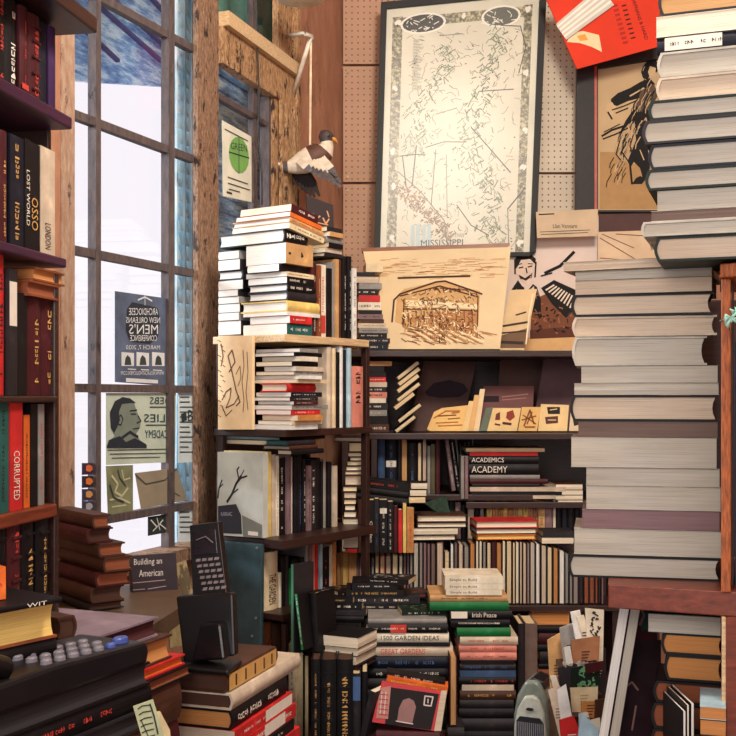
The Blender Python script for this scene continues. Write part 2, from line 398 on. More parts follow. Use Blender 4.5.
# second window
w = MB()
wbox(w, W2, 217.5, 291, 2.54, 2.655, -.014, .02, peel2); wbox(w, W2, 217.5, 291, 2.655, 2.70, -.014, .04, pale_wood)
wbox(w, W2, 271, 291, 1.6, 2.54, -.014, .01, peel2); wbox(w, W2, 276, 291, 2.70, 3.5, -.014, .01, peel2)
w2 = struct(w.build('window_2'))
w = MB()
wbox(w, W2, 218, 271, 2.437, 2.455, -.030, -.008, muntin); wbox(w, W2, 218, 271, 1.86, 1.89, -.030, -.008, muntin)
wbox(w, W2, 256, 259.5, 1.6, 2.54, -.030, -.008, muntin); wbox(w, W2, 269, 271.5, 1.6, 2.54, -.035, 0, muntin); wbox(w, W2, 255, 258, 2.7, 3.2, -.030, -.008, muntin)
w.build('muntins', w2)
w = MB(); wbox(w, W2, 218, 271, 1.6, 2.54, -.022, -.019, glass); wbox(w, W2, 218, 276, 2.70, 3.2, -.022, -.019, glass); w.build('glass', w2)
w = MB(); 
for q, x in enumerate((275, 279, 283, 287)): wbox(w, W2, x, x + 2.2, 1.6, 2.54, .015, .026 + .004 * (q % 2), peel2)
wbox(w, W2, 290, 293, 1.6, 3.3, 0, .03, peel2); struct(w.build('trim_2'))
# window ledge in front of the first window
mb = MB(); mb.prism([(-1.05, 1.99, 1.012), (-.45, 1.99, 1.012), (-.40, 2.40, 1.012), (-.46, 2.68, 1.012), (-.765, 2.68, 1.012)], (0, 0, .036), wood_mat('ledge_wood', (60, 44, 34), (112, 86, 62)))
struct(mb.build('trim_3'))
# outside: weatherboarded blue gallery and shutters
m, nt, b = base_mat('blue_boards'); n1 = noise(nt, 3, vec=(2, 2, 9), detail=8, rough=.75)
nt.links.new(ramp(nt, n1, [(.34, lin((60, 76, 140))), (.48, lin((130, 172, 216))), (.60, lin((226, 240, 246)))]), b.inputs['Base Color']); b.inputs['Roughness'].default_value = .8
blue_board = m
m, nt, b = base_mat('pale_boards'); n1 = noise(nt, 7, vec=(5, 5, .5), detail=8, rough=.75)
nt.links.new(ramp(nt, n1, [(.34, lin((110, 170, 196))), (.5, lin((196, 226, 236))), (.64, lin((244, 248, 248)))]), b.inputs['Base Color']); b.inputs['Roughness'].default_value = .8
pale_board = m
mb = MB()
def outp(x, z, d): q = W1.at(x, HY, -d); return Vector((q.x, q.y, z))
aw = [W1.at(x, y, -.9) for x, y in ((66, 80), (178, 87), (178, -60), (66, -60))]
mb.prism(aw, -W1.n * .03, blue_board)
for (xa, ya, xb, yb) in ((70, -40, 172, 52), (70, -20, 172, 70), (75, 20, 120, 62), (110, -50, 172, 20)):
    p, q_ = W1.at(xa, ya, -.88), W1.at(xb, yb, -.88); mb.prism([p, q_, q_ + Vector((0, 0, .012)), p + Vector((0, 0, .012))], -W1.n * .02, plain('rafter_paint', (70, 70, 120), .8))
g = mb.build('gallery_awning'); tag(g, 'weathered blue wooden awning outside the tall window, above the panes', 'awning')
mb = MB()
for i in range(60):
    p = outp(176 + 0, 0, .10); z = .8 + i * .045
    a0, b0 = outp(177.5, z, .10), outp(200, z, .10); mb.prism([a0, b0, b0 - W1.n * .02 + Vector((0, 0, .05)), a0 - W1.n * .02 + Vector((0, 0, .05))], (0, 0, .006), pale_board)
for x in (177, 185, 192, 200): 
    a0 = outp(x, .8, .09); b0 = outp(x + 1.4, .8, .09); mb.prism([a0, b0, b0 - W1.n * .04, a0 - W1.n * .04], (0, 0, 2.7), pale_board)
tag(mb.build('window_shutter'), 'pale blue louvred shutter outside the right edge of the tall window', 'shutter')
mb = MB()
def outp2(x, z, d): q = W2.at(x, HY, -d); return Vector((q.x, q.y, z))
for i in range(26):
    z = 1.3 + i * .055; a0, b0 = outp2(214, z, .25), outp2(273, z, .25)
    mb.prism([a0, b0, b0 + Vector((0, 0, .08)) - W2.n * .015, a0 + Vector((0, 0, .08)) - W2.n * .015], W2.n * -.02, blue_board if i > 9 else pale_board)
tag(mb.build('neighbouring_wall'), 'blue and white weatherboard wall outside the far window', 'wall')
mb = MB(); mb.prism([outp2(212, 2.74, .2), outp2(277, 2.74, .2), outp2(277, 3.4, .2), outp2(212, 3.4, .2)], W2.n * -.03, plain('green_boards', (92, 158, 140), .7, var=.4, scale=6))
tag(mb.build('green_sign_board'), 'mottled green board outside the transom above the far window', 'board')

# pegboards on the back wall
def peg_mat(key, rgb, dot):
    m, nt, b = base_mat(key); tc = nt.nodes.new('ShaderNodeTexCoord'); mp = nt.nodes.new('ShaderNodeVectorMath'); mp.operation = 'SCALE'; mp.inputs['Scale'].default_value = 1 / .0245
    nt.links.new(tc.outputs['Object'], mp.inputs[0]); fr = nt.nodes.new('ShaderNodeVectorMath'); fr.operation = 'FRACTION'; nt.links.new(mp.outputs[0], fr.inputs[0])
    sb = nt.nodes.new('ShaderNodeVectorMath'); sb.operation = 'SUBTRACT'; sb.inputs[1].default_value = (.5, .5, .5); nt.links.new(fr.outputs[0], sb.inputs[0])
    ml = nt.nodes.new('ShaderNodeVectorMath'); ml.operation = 'MULTIPLY'; ml.inputs[1].default_value = (1, 0, 1); nt.links.new(sb.outputs[0], ml.inputs[0])
    ln = nt.nodes.new('ShaderNodeVectorMath'); ln.operation = 'LENGTH'; nt.links.new(ml.outputs[0], ln.inputs[0])
    hole = ramp(nt, ln.outputs['Value'], [(.11, 1.0), (.17, 0.0)])
    c = lin(rgb); base = ramp(nt, noise(nt, 4, detail=5), [(.3, tuple(x * .82 for x in c)), (.7, c)])
    nt.links.new(mixrgb(nt, hole, base, lin(dot)), b.inputs['Base Color']); b.inputs['Roughness'].default_value = .7
    return m
def pegboard(x0, x1, z0, z1, mat, label):
    mb = MB(); X0, X1 = (x0 - CX) / F * 4.48, (x1 - CX) / F * 4.48
    mb.box((0, -.012, 0), (X1 - X0 - .004, 0, z1 - z0 - .004), mat)
    o = mb.build('pegboard', bevel=.002); o.location = (X0, 4.488, z0); tag(o, label, 'pegboard', 'pegboard panels on the back wall')
    s = MB()
    for x in (.02, X1 - X0 - .03):
        for z in (.02, z1 - z0 - .03): s.tube([(x, -.012, z), (x, -.016, z)], .006, plain('screw', (120, 100, 80), .4, .8), 8)
    s.build('screws', o)
pt = peg_mat('tan_pegboard', (196, 154, 126), (124, 84, 64)); pc = peg_mat('cream_pegboard', (222, 206, 184), (110, 84, 66))
pegboard(343, 460, 2.375, 2.85, pt, 'tan pegboard panel in the middle of the wall left of the map')
pegboard(343, 460, 2.855, 3.45, pt, 'tan pegboard panel at the top of the wall left of the map')
pegboard(343, 460, 1.6, 2.37, pt, 'tan pegboard panel low on the wall left of the map')
pegboard(461, 640, 2.415, 3.45, pc, 'cream pegboard panel between the map and the dancer picture')
pegboard(461, 640, 1.6, 2.41, pc, 'cream pegboard panel below the dancer picture and right of the map')

# ================================================================= BACK SHELVING
mb = MB()
def bx(x0, x1, y0, y1, z0, z1, m=dark_wood): mb.box((x0, y0, z0), (x1, y1, z1), m)
XL, XR = -.07, 1.02
rt = empty('wall_bookcase', (0, 4.3, 0)); tag(rt, 'dark wooden open bookcase along the back wall below the map', 'bookcase')
def bboard(z, x0, x1, y0, y1, t=.022, nm='shelf_board', m=dark_wood):
    q = MB(); q.box((x0, y0 - 4.3, z - t), (x1, y1 - 4.3, z), m); return q.build(nm, rt, bevel=.002)
bboard(1.666, XL, XR, 3.93, 4.47); bboard(1.370, XL, XR, 3.93, 4.47); bboard(1.145, XL, .60, 4.0, 4.47); bboard(1.118, .355, XR, 3.99, 4.47); bboard(.93, XL, XR, 3.99, 4.47)
q = MB(); q.box((XL, 4.45 - 4.3, .0), (XR, 4.47 - 4.3, 1.64), dark_wood); q.build('back_panel', rt)
q = MB(); q.box((XR, 3.93 - 4.3, 0), (XR + .022, 4.47 - 4.3, 1.666), dark_wood); q.build('side_panel', rt)
q = MB(); q.box((XL - .022, 3.93 - 4.3, 0), (XL, 4.47 - 4.3, 1.37), dark_wood); q.build('side_panel', rt)
q = MB(); q.box((.012, 3.93 - 4.3, 0.93), (.032, 3.975 - 4.3, 1.348), dark_wood); q.build('post', rt)
# the low bookcase that carries the long row
rl = empty('low_bookcase', (0, 3.8, 0)); tag(rl, 'low dark bookcase carrying the long row of upright books', 'bookcase')
q = MB(); q.box((-.13, -.03, .765), (.86, .17, .785), dark_wood); q.build('shelf_board', rl, bevel=.002)
for x in (-.13, .30, .84):
    q = MB(); q.box((x, -.02, 0.0), (x + .02, .17, .765), dark_wood); q.build('side_panel', rl)
q = MB(); q.box((-.13, .171, 0), (.86, .186, .98), dark_wood); q.build('back_panel', rl)
q = MB(); q.box((-.11, -.02, .44), (.299, .17, .46), dark_wood); q.build('shelf_board', rl)
q = MB(); q.box((.321, -.02, .52), (.839, .17, .54), dark_wood); q.build('shelf_board', rl)
# low bench under the front piles and the desk at the left
rb = empty('low_bench', (.2, 3.2, 0)); tag(rb, 'low dark bench under the book piles in the middle of the room', 'bench')
q = MB(); q.prism([(-.50, -.42, .40), (.60, -.42, .40), (.60, .40, .40), (-.06, .40, .40), (-.42, -.14, .40), (-.50, -.14, .40)], (0, 0, .04), dark_wood); q.build('bench_top', rb, bevel=.004)
for x, y in ((-.48, -.38), (.52, -.38), (.52, .33), (0.0, .33)):
    if True:
        q = MB(); q.box((x, y, 0), (x + .05, y + .05, .40), dark_wood); q.build('leg', rb)
rd = empty('desk', (-.6, 1.8, 0)); tag(rd, 'dark desk at the left carrying phones and stacked books', 'desk')
q = MB(); q.box((-.30, -.9, .755), (.50, .42, .790), dark_wood); q.build('desk_top', rd, bevel=.004)
for x in (-.28, .43):
    for y in (-.85, .34):
        q = MB(); q.box((x, y, 0), (x + .05, y + .05, .755), dark_wood); q.build('leg', rd)

# ================================================================= WINDOW SHELF UNIT
AU = 55.0; YU = 3.10; CU = Vector(((285 - CX) / F * YU, YU, 0)); ru = Vector((math.cos(math.radians(AU)), math.sin(math.radians(AU)), 0)); lu = Vector((-ru.y, ru.x, 0))
def Ul(px):   # depth of the unit's left end face at a photo column
    k = (px - CX) / F; d = (CU.x - k * CU.y) / (-lu.x + k * lu.y); return CU.y + d * lu.y
ru_ = empty('window_bookcase', (CU.x, CU.y, 0), math.radians(AU)); tag(ru_, 'open shelves of stacked books standing between the far window and the corner', 'bookcase')
def ub(nm, x0, x1, y0, y1, z0, z1, m=dark_wood, bev=.002):
    q = MB(); q.box((x0, y0, z0), (x1, y1, z1), m); return q.build(nm, ru_, bevel=bev)
ub('shelf_board', -.015, .40, -.01, .262, 1.655, 1.677, pale_wood); ub('shelf_board', -.01, .42, -.01, .262, 1.387, 1.407); ub('shelf_board', -.02, .44, -.012, .262, 1.072, 1.097); ub('shelf_board', -.01, .42, 0, .262, .868, .886)
ub('shelf_board', -.01, .42, 0, .262, .42, .44)
ub('back_panel', 0, .42, .256, .262, 0, 1.655)
for x, y in ((.40, .0), (.40, .235)): ub('post', x, x + .018, y, y + .022, 0, 1.655)
ub('post', 0.0, .018, .236, .256, 0, 1.655); ub('post', -.005, .008, -.005, .01, 0, 0.86)
# ================================================================= RIGHT BOOKCASE
rr = empty('right_bookcase', (.62, 1.9, 0)); tag(rr, 'orange-brown wooden bookcase at the right edge, beside the towers of books', 'bookcase')
def rb_(nm, x0, x1, y0, y1, z0, z1, m): q = MB(); q.box((x0, y0, z0), (x1, y1, z1), m); return q.build(nm, rr, bevel=.002)
def rpoly(nm, pts, z0, z1, m):   # plan polygon given as photo column and depth
    q = MB(); q.prism([((px - CX) / F * Y - .62, Y - 1.9, z0) for px, Y in pts], (0, 0, z1 - z0), m); return q.build(nm, rr, bevel=.002)
rpoly('post', [(721, 1.76), (731, 1.76), (731, 1.80), (721, 1.80)], 1.187, 1.69, orange_wood)
rpoly('top_board', [(720, 1.75), (790, 1.68), (790, 2.0), (720, 2.0)], 1.69, 1.712, orange_wood)
rpoly('side_panel', [(731.5, 1.80), (734, 1.80), (734, 2.1), (731.5, 2.1)], 1.187, 1.69, dark_wood)
rpoly('shelf_board', [(608, 1.84), (780, 1.74), (780, 2.14), (610, 2.14)], 1.147, 1.187, red_wood)
rpoly('post', [(721.5, 1.765), (726, 1.765), (726, 1.78), (721.5, 1.78)], .70, 1.147, pale_wood)
rpoly('side_panel', [(726, 1.765), (745, 1.765), (745, 2.1), (728, 2.1)], .70, 1.147, red_wood)
rb_('base_board', -.26, .5, -.20, .27, .66, .70, red_wood); rb_('plinth', -.25, .48, -.17, .26, 0, .66, red_wood)
rpoly('back_panel', [(690, 2.15), (800, 2.15), (800, 2.165), (690, 2.165)], 1.187, 1.69, dark_wood)
book(P(735, 588, 1.83), -19, .02, .10, .41, 'ss', 'h', 'blue', 'cream', 'tall blue book upright inside the right bookcase behind the orange post', 'books inside the right bookcase')
mb = MB(); c = P(731, 318, 1.70)
for i in range(9):
    a = R.uniform(0, 6.28); e = R.uniform(.3, 1); mb.tube([c, c + Vector((math.cos(a) * .012, -.004 * i / 9, math.sin(a) * .018)) * e, c + Vector((math.cos(a + .6) * .016, .0, math.sin(a + .6) * .022)) * e], [.002, .0035, .001], plain('ribbon_green', (150, 196, 180), .4), 6)
mb.tube([c, (c.x + .003, 1.762, c.z)], .0015, plain('ribbon_green', (150, 196, 180), .4), 6)
tag(mb.build('ribbon_bow', smooth=True), 'small pale green ribbon bow tied on the orange post', 'ribbon')

# ================================================================= LEFT BOOKCASE
K = 1.7; AL = math.degrees(math.atan2(1, .1745)); XLc = (0 - CX) / F * K
rc = empty('left_bookcase', (XLc, K, 0), math.radians(AL)); tag(rc, 'tall dark bookcase of gilt spined books at the left edge', 'bookcase')
def lb(nm, x0, x1, y0, y1, z0, z1, m=dark_wood): q = MB(); q.box((x0, y0, z0), (x1, y1, z1), m); return q.build(nm, rc, bevel=.003)
EL = .205
purple_wood = wood_mat('purple_stained_wood', (40, 16, 44), (74, 30, 66)); 
lb('cornice', -.6, EL + .045, -.05, .24, 2.140, 2.168)
lb('shelf_board', -.6, EL + .004, -.022, .22, 1.962, 1.983, purple_wood); lb('shelf_board', -.6, EL + .004, -.012, .22, 1.723, 1.739, purple_wood)
lb('shelf_board', -.6, EL - .02, -.008, .22, 1.491, 1.502, dark_wood); lb('shelf_board', -.6, EL - .02, -.006, .22, 1.296, 1.318, red_wood); lb('shelf_board', -.6, EL - .02, -.006, .22, 1.08, 1.10)
lb('side_panel', EL - .02, EL - .004, -.002, .22, .79, 1.716); lb('back_panel', -.6, EL - .02, .221, .232, .79, 2.14); lb('side_panel', EL - .0, EL + .012, .02, .22, 1.739, 2.140)
lb('base', -.6, EL - .004, .0, .22, 0.79, 1.08)
# ================================================================= LEFT BOOKCASE BOOKS
row('top row of the left bookcase', K, 84, '''0 10 -8 ss h black cream i=r
10 22 -6 ss h black cream i=w
22.5 30 4 ss h maroon cream i=r lb=.1|.16|r
30.5 43 11 ss h maroon cream i=r bands
43.5 51 20 ss h navy cream
51 58 25 ss h purple cream''', yaw=AL, zbase=1.983)
row('second row of the left bookcase', K, 242, '''0 11 128 ss h maroon cream i=g
11.5 25 133 ss p navy cream i=g
25.5 31 138 ss p black cream t=LOST_WORLD|.22|.72|.6
31.5 42 141 ss p black cream t=OSSO|.2|.5|.6 i=g
42.5 57 145 ss p bone cream t=LONDON|.06|.3|.4 i=k''', yaw=AL, zbase=1.739)
row('third row of the left bookcase', K, 395, '''0 11 253 ss h red cream i=k
11.5 20 268 ss p charcoal cream lb=.55|.9|w
20.5 30 292 ss p black cream
31 46.5 292 ss h maroon cream i=g
47 57.5 292 ss h maroon cream i=g''', yaw=AL, zbase=1.502)
row('fourth row of the left bookcase', K, 508, '''0 11 402 ss p teal cream i=k
11.8 24 402 ss p red cream t=CORRUPTED|.1|.55|.5
24.4 28 410 ss p black cream
28.2 34.4 415 ss p orange cream i=k
34.6 41.5 404 ss p black cream
42 47.5 404 ss p grey cream i=r''', yaw=AL, zbase=1.318)
row('bottom row of the left bookcase', K, 590, '''0 10 522 ss h black cream bands
11 25 521 ss h maroon cream i=r bands
26 38 518 ss h black cream i=g bands
39 52 517 ss h black cream i=g bands''', yaw=AL, zbase=1.10)
# lying books jutting out over the third row
for px, yb, yt, col, t in ((33, 276, 262, 'amber', 'upper'), (27, 294, 277, 'rust', 'lower')):
    Yq = K * 560 / (560 - px); a = math.radians(AL)
    book(P(px, 0, Yq).xy.to_3d() + Vector((0.004, 0, 1.665 if t == 'lower' else 1.692)), AL, .108, .12, .026 if t == 'lower' else .022, 'lf', 'h', 'rust', col, t + ' of two tan-edged books lying above the dark third row, left bookcase', 'tan-edged books lying in the left bookcase')
mb = MB(); tw = [(46, 196), (48, 205), (46, 214), (49, 224), (48, 232)]
pls = Pl(0, 0, K, yaw=AL, p=Vector((XLc, K, 0)) + Vector((math.sin(math.radians(AL)), -math.cos(math.radians(AL)), 0)) * .002)

# ================================================================= BROWN STACK ON THE LEDGE
pile('dark stack on the window ledge', 2.30, 515, '''529 92 111 lh h brown rust xf=52
544 86 113 lh h maroon brown xf=52
558 98 125 lh h brown rust xf=52
573 103 133 lh h brown rust xf=52
588 95 131 lh h maroon rust xf=52
604 90 124 lh h brown brown xf=52
612 88 124 lh h black brown xf=52''', yaw=38)

# ================================================================= DESK CLUSTER (near left)
AN = 60
# big cream-paged tome, on its black companion
pile('lowest pile at the left edge under the cream tome', 1.42, 622, '''663 -60 57 lf h rust yellow D=.17 L=very_thick_hardback_with_yellow_cream_page_edges_at_the_left_edge
684 -60 57 ls h black cream D=.17 L=black_hardback_directly_under_the_thick_yellow-paged_tome
706 -60 56 ls h charcoal cream D=.17 L=charcoal_hardback_low_at_the_left_edge_under_black_one
740 -60 56 lf h brown bone D=.17 L=brown_bound_book_hidden_low_behind_the_desk_phone
790 -60 56 ls h brown bone D=.17 L=brown_book_at_the_bottom_behind_the_desk_phone
840 -60 56 ls h black bone D=.17 L=black_book_at_the_very_bottom_behind_the_desk_phone''', yaw=55, group='books of the cream tome pile')
book(P(-20, 617, 1.45), 52, .13, .13, .008, 'ls', 'h', 'black', 'cream', 'thin black book with white lettering lying on the yellow-paged tome', 'books of the cream tome pile', ink='w', title=('WIT', .55, .8, .7))
def tilt_obj(o, **k):
    for a, v in k.items(): setattr(o, a, v)
# red-orange cushion-like book corner
book(P(-60, 607, 1.47), 40, .09, .10, .045, 'ls', 'p', 'orange', 'cream', 'bright orange book corner on the pile at the left edge', 'books of the cream tome pile', ink='r')
# big lavender covered volume and friends
pile('pile of large volumes beside the yellow-paged tome', 1.72, 641, '''663 84 158 lf h lavender maroon D=.22 L=large_volume_with_scuffed_lavender-grey_cover_and_maroon_edges
690 92 172 lf h brown amber D=.17 L=orange-edged_book_under_the_large_lavender_volume
702 96 185 lf h red orange D=.19 L=thin_red_book_with_orange_edge_under_the_orange-edged_book
716 100 192 lf h black rust D=.19 L=thin_black_book_with_rust_edge_right_of_the_desk_phone
760 100 182 ls h brown rust D=.19 L=brown_book_low_in_the_pile_right_of_the_desk_phone
812 96 180 ls h maroon rust D=.19 L=maroon_book_low_in_the_pile_under_the_lavender_volume
868 96 180 ls h brown rust D=.19 L=brown_book_at_the_bottom_of_the_lavender_volume_pile
925 96 180 ls h black rust D=.19 L=black_book_at_the_bottom_of_the_lavender_volume_pile''', yaw=68, group='large volumes beside the tome')
book(P(58, 640, 1.62), 52, .034, .06, .032, 'lt', 'h', 'brown', 'brown', 'small brown hardback end poking out beside the yellow-paged tome', 'books of the cream tome pile')
# black pile under the desk phone
YD = 1.30
pile('black pile under the desk phone', YD, 738, '''768 -70 150 lf h black charcoal D=.14 a=64
796 -70 152 ls h black cream D=.14 i=r
822 -70 156 lf h charcoal charcoal D=.14
862 -70 148 ls h brown rust D=.14
900 -70 150 ls h rust rust D=.14
960 -70 150 ls h black rust D=.14''', yaw=64)
# desk phone with keypad
ph = empty('desk_phone', P(-60, 737, YD + .01), math.radians(64)); ph.location.z += .0; tag(ph, 'black desk phone with rows of grey keys lying on dark books at the lower left', 'phone')
blk = plain('phone_black', (20, 19, 24), .35); 
q = MB(); Lp = .40
q.prism([(0, 0, 0), (Lp, 0, 0), (Lp + .006, 0, .02), (Lp, 0, .034), (Lp * .5, 0, .042), (0, 0, .036)], (0, .13, 0), blk); q.build('body', ph, bevel=.006)
q = MB(); keym = plain('phone_key', (128, 124, 134), .4); blum = plain('phone_key_blue', (70, 92, 170), .35)
for i in range(6):
    for j in range(3):
        x = .20 + i * .027; y = .018 + j * .026; z = .0418 - abs(x - .20) * .042
        k = MB(); k.tube([(0, 0, 0), (0, 0, .006), (0, 0, .008)], [.0095, .009, .006], blum if (i > 4 and j == 0) else keym, 14, flat=.75)
        o = k.build('key', ph, smooth=False); o.location = (x, y, z - .001)
k = MB(); k.tube([(0, 0, 0), (0, 0, .007), (0, 0, .009)], [.016, .015, .012], blum, 18, flat=.6); o = k.build('line_key', ph); o.location = (.372, .03, .0345)
q = MB(); q.tube([(.02, .03, .045), (.05, .03, .06), (.10, .03, .063), (.13, .03, .047)], [.018, .016, .016, .019], blk, 12); q.build('handset', ph, smooth=True)
# loose receipts
pr = Pl(150, 715, 1.62, yaw=30, lean=12); q = MB()
rec = pr.slab('receipt', [(133, 706), (153, 699), (166, 742), (146, 752)], .0006, plain('receipt_paper', (170, 176, 140), .8, var=.12)); 
pr.strokes(q, [(1.2, (138 + i, 709 + i * 6), (142 + i * 1.1, 706 + i * 6.2), (150 + i, 705 + i * 6)) for i in range(6)] + [(1.6, (150, 704), (154, 716), (158, 734)), (1, (141, 720), (150, 740))], ink_mat((40, 44, 40)))
q.build('printing', rec); tag(rec, 'crumpled pale green printed slip poking out of the black pile', 'paper')
pr2 = Pl(160, 720, 1.68, yaw=20, lean=20); o = pr2.slab('paper_slip', [(153, 712), (160, 711), (170, 730), (172, 752), (158, 752)], .0006, plain('slip_paper', (226, 206, 160), .8)); tag(o, 'torn cream paper slip right of the green printed slip', 'paper')

# ================================================================= PILE UNDER THE CORDLESS PHONE
pile('pile under the cordless phone', 2.0, 674.5, '''694 227 278 ls h brown brown xf=150 lb=.04|.96|g bands L=brown_hardback_with_tooled_dark_gold_spine_directly_under_the_cordless_phone
711 233 301 ls h bone brown xf=156 L=wide_flat_book_with_pale_cream_cover_second_under_the_cordless_phone
731 233 288 ls h black amber xf=168 i=w L=black_hardback_with_tan_pages_under_the_pale_cream_book
745 235 293 ls p red bone xf=170 lb=.5|.98|w i=w L=paperback_with_red_and_white_spine_below_the_black_hardback
760 236 296 ls p red bone xf=166 lb=.45|.8|w i=w L=lower_red_and_white_paperback_in_the_cordless_phone_pile
772 238 294 ls p black bone xf=160 i=w
786 240 300 ls p red bone xf=160''', yaw=72, group='books under the cordless phone')
bp = P(232, 676, 2.04)
cp = empty('cordless_phone', (bp.x - .022, bp.y, Zof(674.5, 2.0)), math.radians(-16)); tag(cp, 'black cordless phone handset standing in its charging base on a pile of books', 'phone')
cph = plain('cordless_black', (15, 13, 16), .38)
def cq(px, py): p = P(px, py, 2.06); return ((p.x - bp.x), Zof(py, 2.06) - Zof(674.5, 2.0))
q = MB()
pts = [cq(194, 668), (cq(248, 655)), cq(240, 596), cq(178, 602)]
q.prism([(x, -.0 + (z * .22), z + .004) for x, z in pts], (0, .022, 0), cph)
q.build('base', cp, bevel=.004)
q = MB(); q.prism([(cq(190, 668)[0], -.045, .001), (cq(252, 668)[0], -.045, .001), (cq(248, 668)[0], .04, .001), (cq(196, 668)[0], .04, .001)], (0, 0, .009), cph); q.build('foot', cp, bevel=.003)
q = MB(); c4 = [cq(208, 660), cq(244, 656), cq(236, 622), cq(214, 624)]
q.prism([(x, -.028 + z * .22, z + .004) for x, z in c4], (0, .03, 0), plain('cradle_black', (16, 15, 18), .25)); q.build('cradle', cp, bevel=.005)
q = MB(); hp = [cq(194, 620), cq(232, 614), cq(212, 526), cq(180, 531)]
q.prism([(x, .0 + z * .22 + .024, z) for x, z in hp], (0, .02, 0), cph); q.prism([(x, .0 + z * .22 + .022, z) for x, z in (cq(184, 536), cq(210, 533), cq(215, 558), cq(188, 561))], (0, .003, 0), plain('screen', (34, 30, 36), .2)); hs = q.build('handset', cp, bevel=.005)
q = MB(); gk = plain('small_key', (120, 108, 110), .5)
for j in range(6):
    for i in range(4):
        u = (i + .2) / 4; px = 190 + j * 2.1 + u * 27; py = 567 + j * 5.6 - u * 3.5
        k = [cq(px, py), cq(px + 4.6, py - .5), cq(px + 5.1, py - 3.2), cq(px + .5, py - 2.8)]
        q.prism([(x, z * .22 + .0215, z) for x, z in k], (0, .004, 0), gk)
q.build('keypad', hs)
q = MB(); q.tube([(cq(190, 545)[0], cq(190, 545)[1] * .22 + .021, cq(190, 545)[1]), (cq(200, 541)[0], cq(200, 541)[1] * .22 + .021, cq(200, 541)[1]), (cq(209, 547)[0], cq(209, 547)[1] * .22 + .021, cq(209, 547)[1])], .0012, gk, 6); q.build('earpiece', hs)

# ================================================================= LEDGE SIGN AND SCRAPS
ps = Pl(150, 580, 2.56, yaw=24, lean=6)
q = ps.slab('leaflet_box', [(131, 556), (176, 553), (178, 590), (170, 606), (134, 606)], .035, plain('leaflet_dark', (40, 30, 40), .5))
tb = MB(); ps.text(tb, 'Building an', 134, 559, 162, 567, ink_mat((220, 212, 206)), slope=-1.5); ps.text(tb, 'American', 139, 570, 163, 577, ink_mat((220, 212, 206)), slope=-1.5)
ps.strokes(tb, [(.8, (133, 583), (165, 580)), (.7, (128 + 5, 590), (145, 589)), (.7, (148, 589), (166, 586)), (.7, (140, 597), (160, 595))], ink_mat((180, 150, 150)))
tb.build('title', q); tag(q, 'dark leaflet box reading Building an American on the window ledge', 'box')
p2 = Pl(180, 600, 2.64, yaw=25, lean=8); o = p2.slab('torn_board', [(170, 566), (186, 560), (192, 585), (205, 640), (170, 648), (168, 620), (173, 600), (168, 590)], .008, peel_mat('torn_board_paint', (178, 158, 112), (140, 122, 86), (92, 78, 56), 12, .56)); tag(o, 'ragged pale yellow torn board behind the cordless phone', 'board')

# ================================================================= POSTERS ON THE TALL WINDOW
paper = lambda k, c, v=.1: plain('paper_' + k, c, .8, var=v, scale=12)
inkd = ink_mat((34, 40, 52)); inkw = ink_mat((214, 218, 222)); inkg = ink_mat((52, 60, 60))
WG = Pl(0, 0, 1, yaw=67.53, p=W1.p + W1.n * -.017)
def sheet(pl, name, pts, mat, label, cat='poster', off=.001, th=.0008, group=None):
    o = pl.slab(name, pts, th, mat, None, off); tag(o, label, cat, group); return o
o = sheet(WG, 'conference_poster', [(115, 291), (168, 298.5), (167, 386), (115, 382)], paper('slate', (84, 96, 122), .3), 'slate blue mens conference poster taped inside the tall window, seen from behind')
q = MB(); WG.blob(q, [(127, 309), (132, 302), (141, 304), (150, 306), (158, 308), (160, 320), (158, 337), (150, 344), (142, 343), (130, 341), (126, 330)], inkd, .0024)
for t, a, b, c, d in (('ARCHDIOCESE', 129, 308, 158, 315), ('NEW ORLEANS', 126, 317, 160, 323), ("MEN'S", 129, 324, 158, 334), ('CONFERENCE', 130, 335, 157, 341), ('MARCH 7, 2020', 126, 345, 160, 350), ('WWW.NOLACATHOLICMEN.COM', 121, 371, 164, 375)): WG.text(q, t, a, b, c, d, inkw, .003, mirror=True)
for x in (121.5, 136.5, 152): WG.blob(q, [(x, 352), (x + 12.5, 353), (x + 12.5, 366), (x, 366)], inkw, .0022); WG.blob(q, [(x + 3, 365), (x + 4, 358), (x + 6, 355), (x + 9, 358), (x + 10, 365)], inkg, .0028)
WG.blob(q, [(126, 378), (158, 380), (158, 383.5), (126, 382)], inkw, .0022); WG.strokes(q, [(1.6, (138, 300), (145, 297), (152, 301)), (1, (145, 295), (145, 305)), (1, (128, 369), (136, 369.5)), (1, (141, 369.6), (149, 370)), (1, (153, 370), (162, 370.5))], inkw, .0035); q.build('printing', o)
o = sheet(WG, 'portrait_poster', [(106, 393), (176, 393), (175, 462), (106, 465)], paper('palegreen', (190, 204, 190)), 'pale grey-green poster with a sketched portrait, seen from behind in the window')
q = MB(); WG.blob(q, [(112, 430), (111, 415), (115, 402), (122, 397), (130, 398), (134, 403), (137, 412), (141, 420), (140, 428), (136, 434), (140, 440), (148, 446), (108, 446), (110, 440), (115, 436)], ink_mat((120, 132, 122)), .0022)
WG.blob(q, [(111, 428), (110, 412), (115, 401), (123, 397), (131, 399), (136, 403), (130, 403), (122, 404), (119, 412), (120, 420), (117, 428), (114, 433)], inkd, .0028)
WG.strokes(q, [(1.6, (118, 418), (121, 415), (123, 419), (121, 425), (118, 424)), (1.4, (130, 411), (137, 410)), (1.2, (131, 414), (136, 414)), (1.4, (138, 416), (141, 421), (137, 423)), (1.2, (133, 429), (139, 428)), (3, (122, 438), (130, 432), (138, 437))], inkd, .0032)
WG.blob(q, [(107, 446), (109, 440), (120, 436), (126, 442), (135, 438), (146, 444), (147, 448), (107, 448)], inkd, .003)
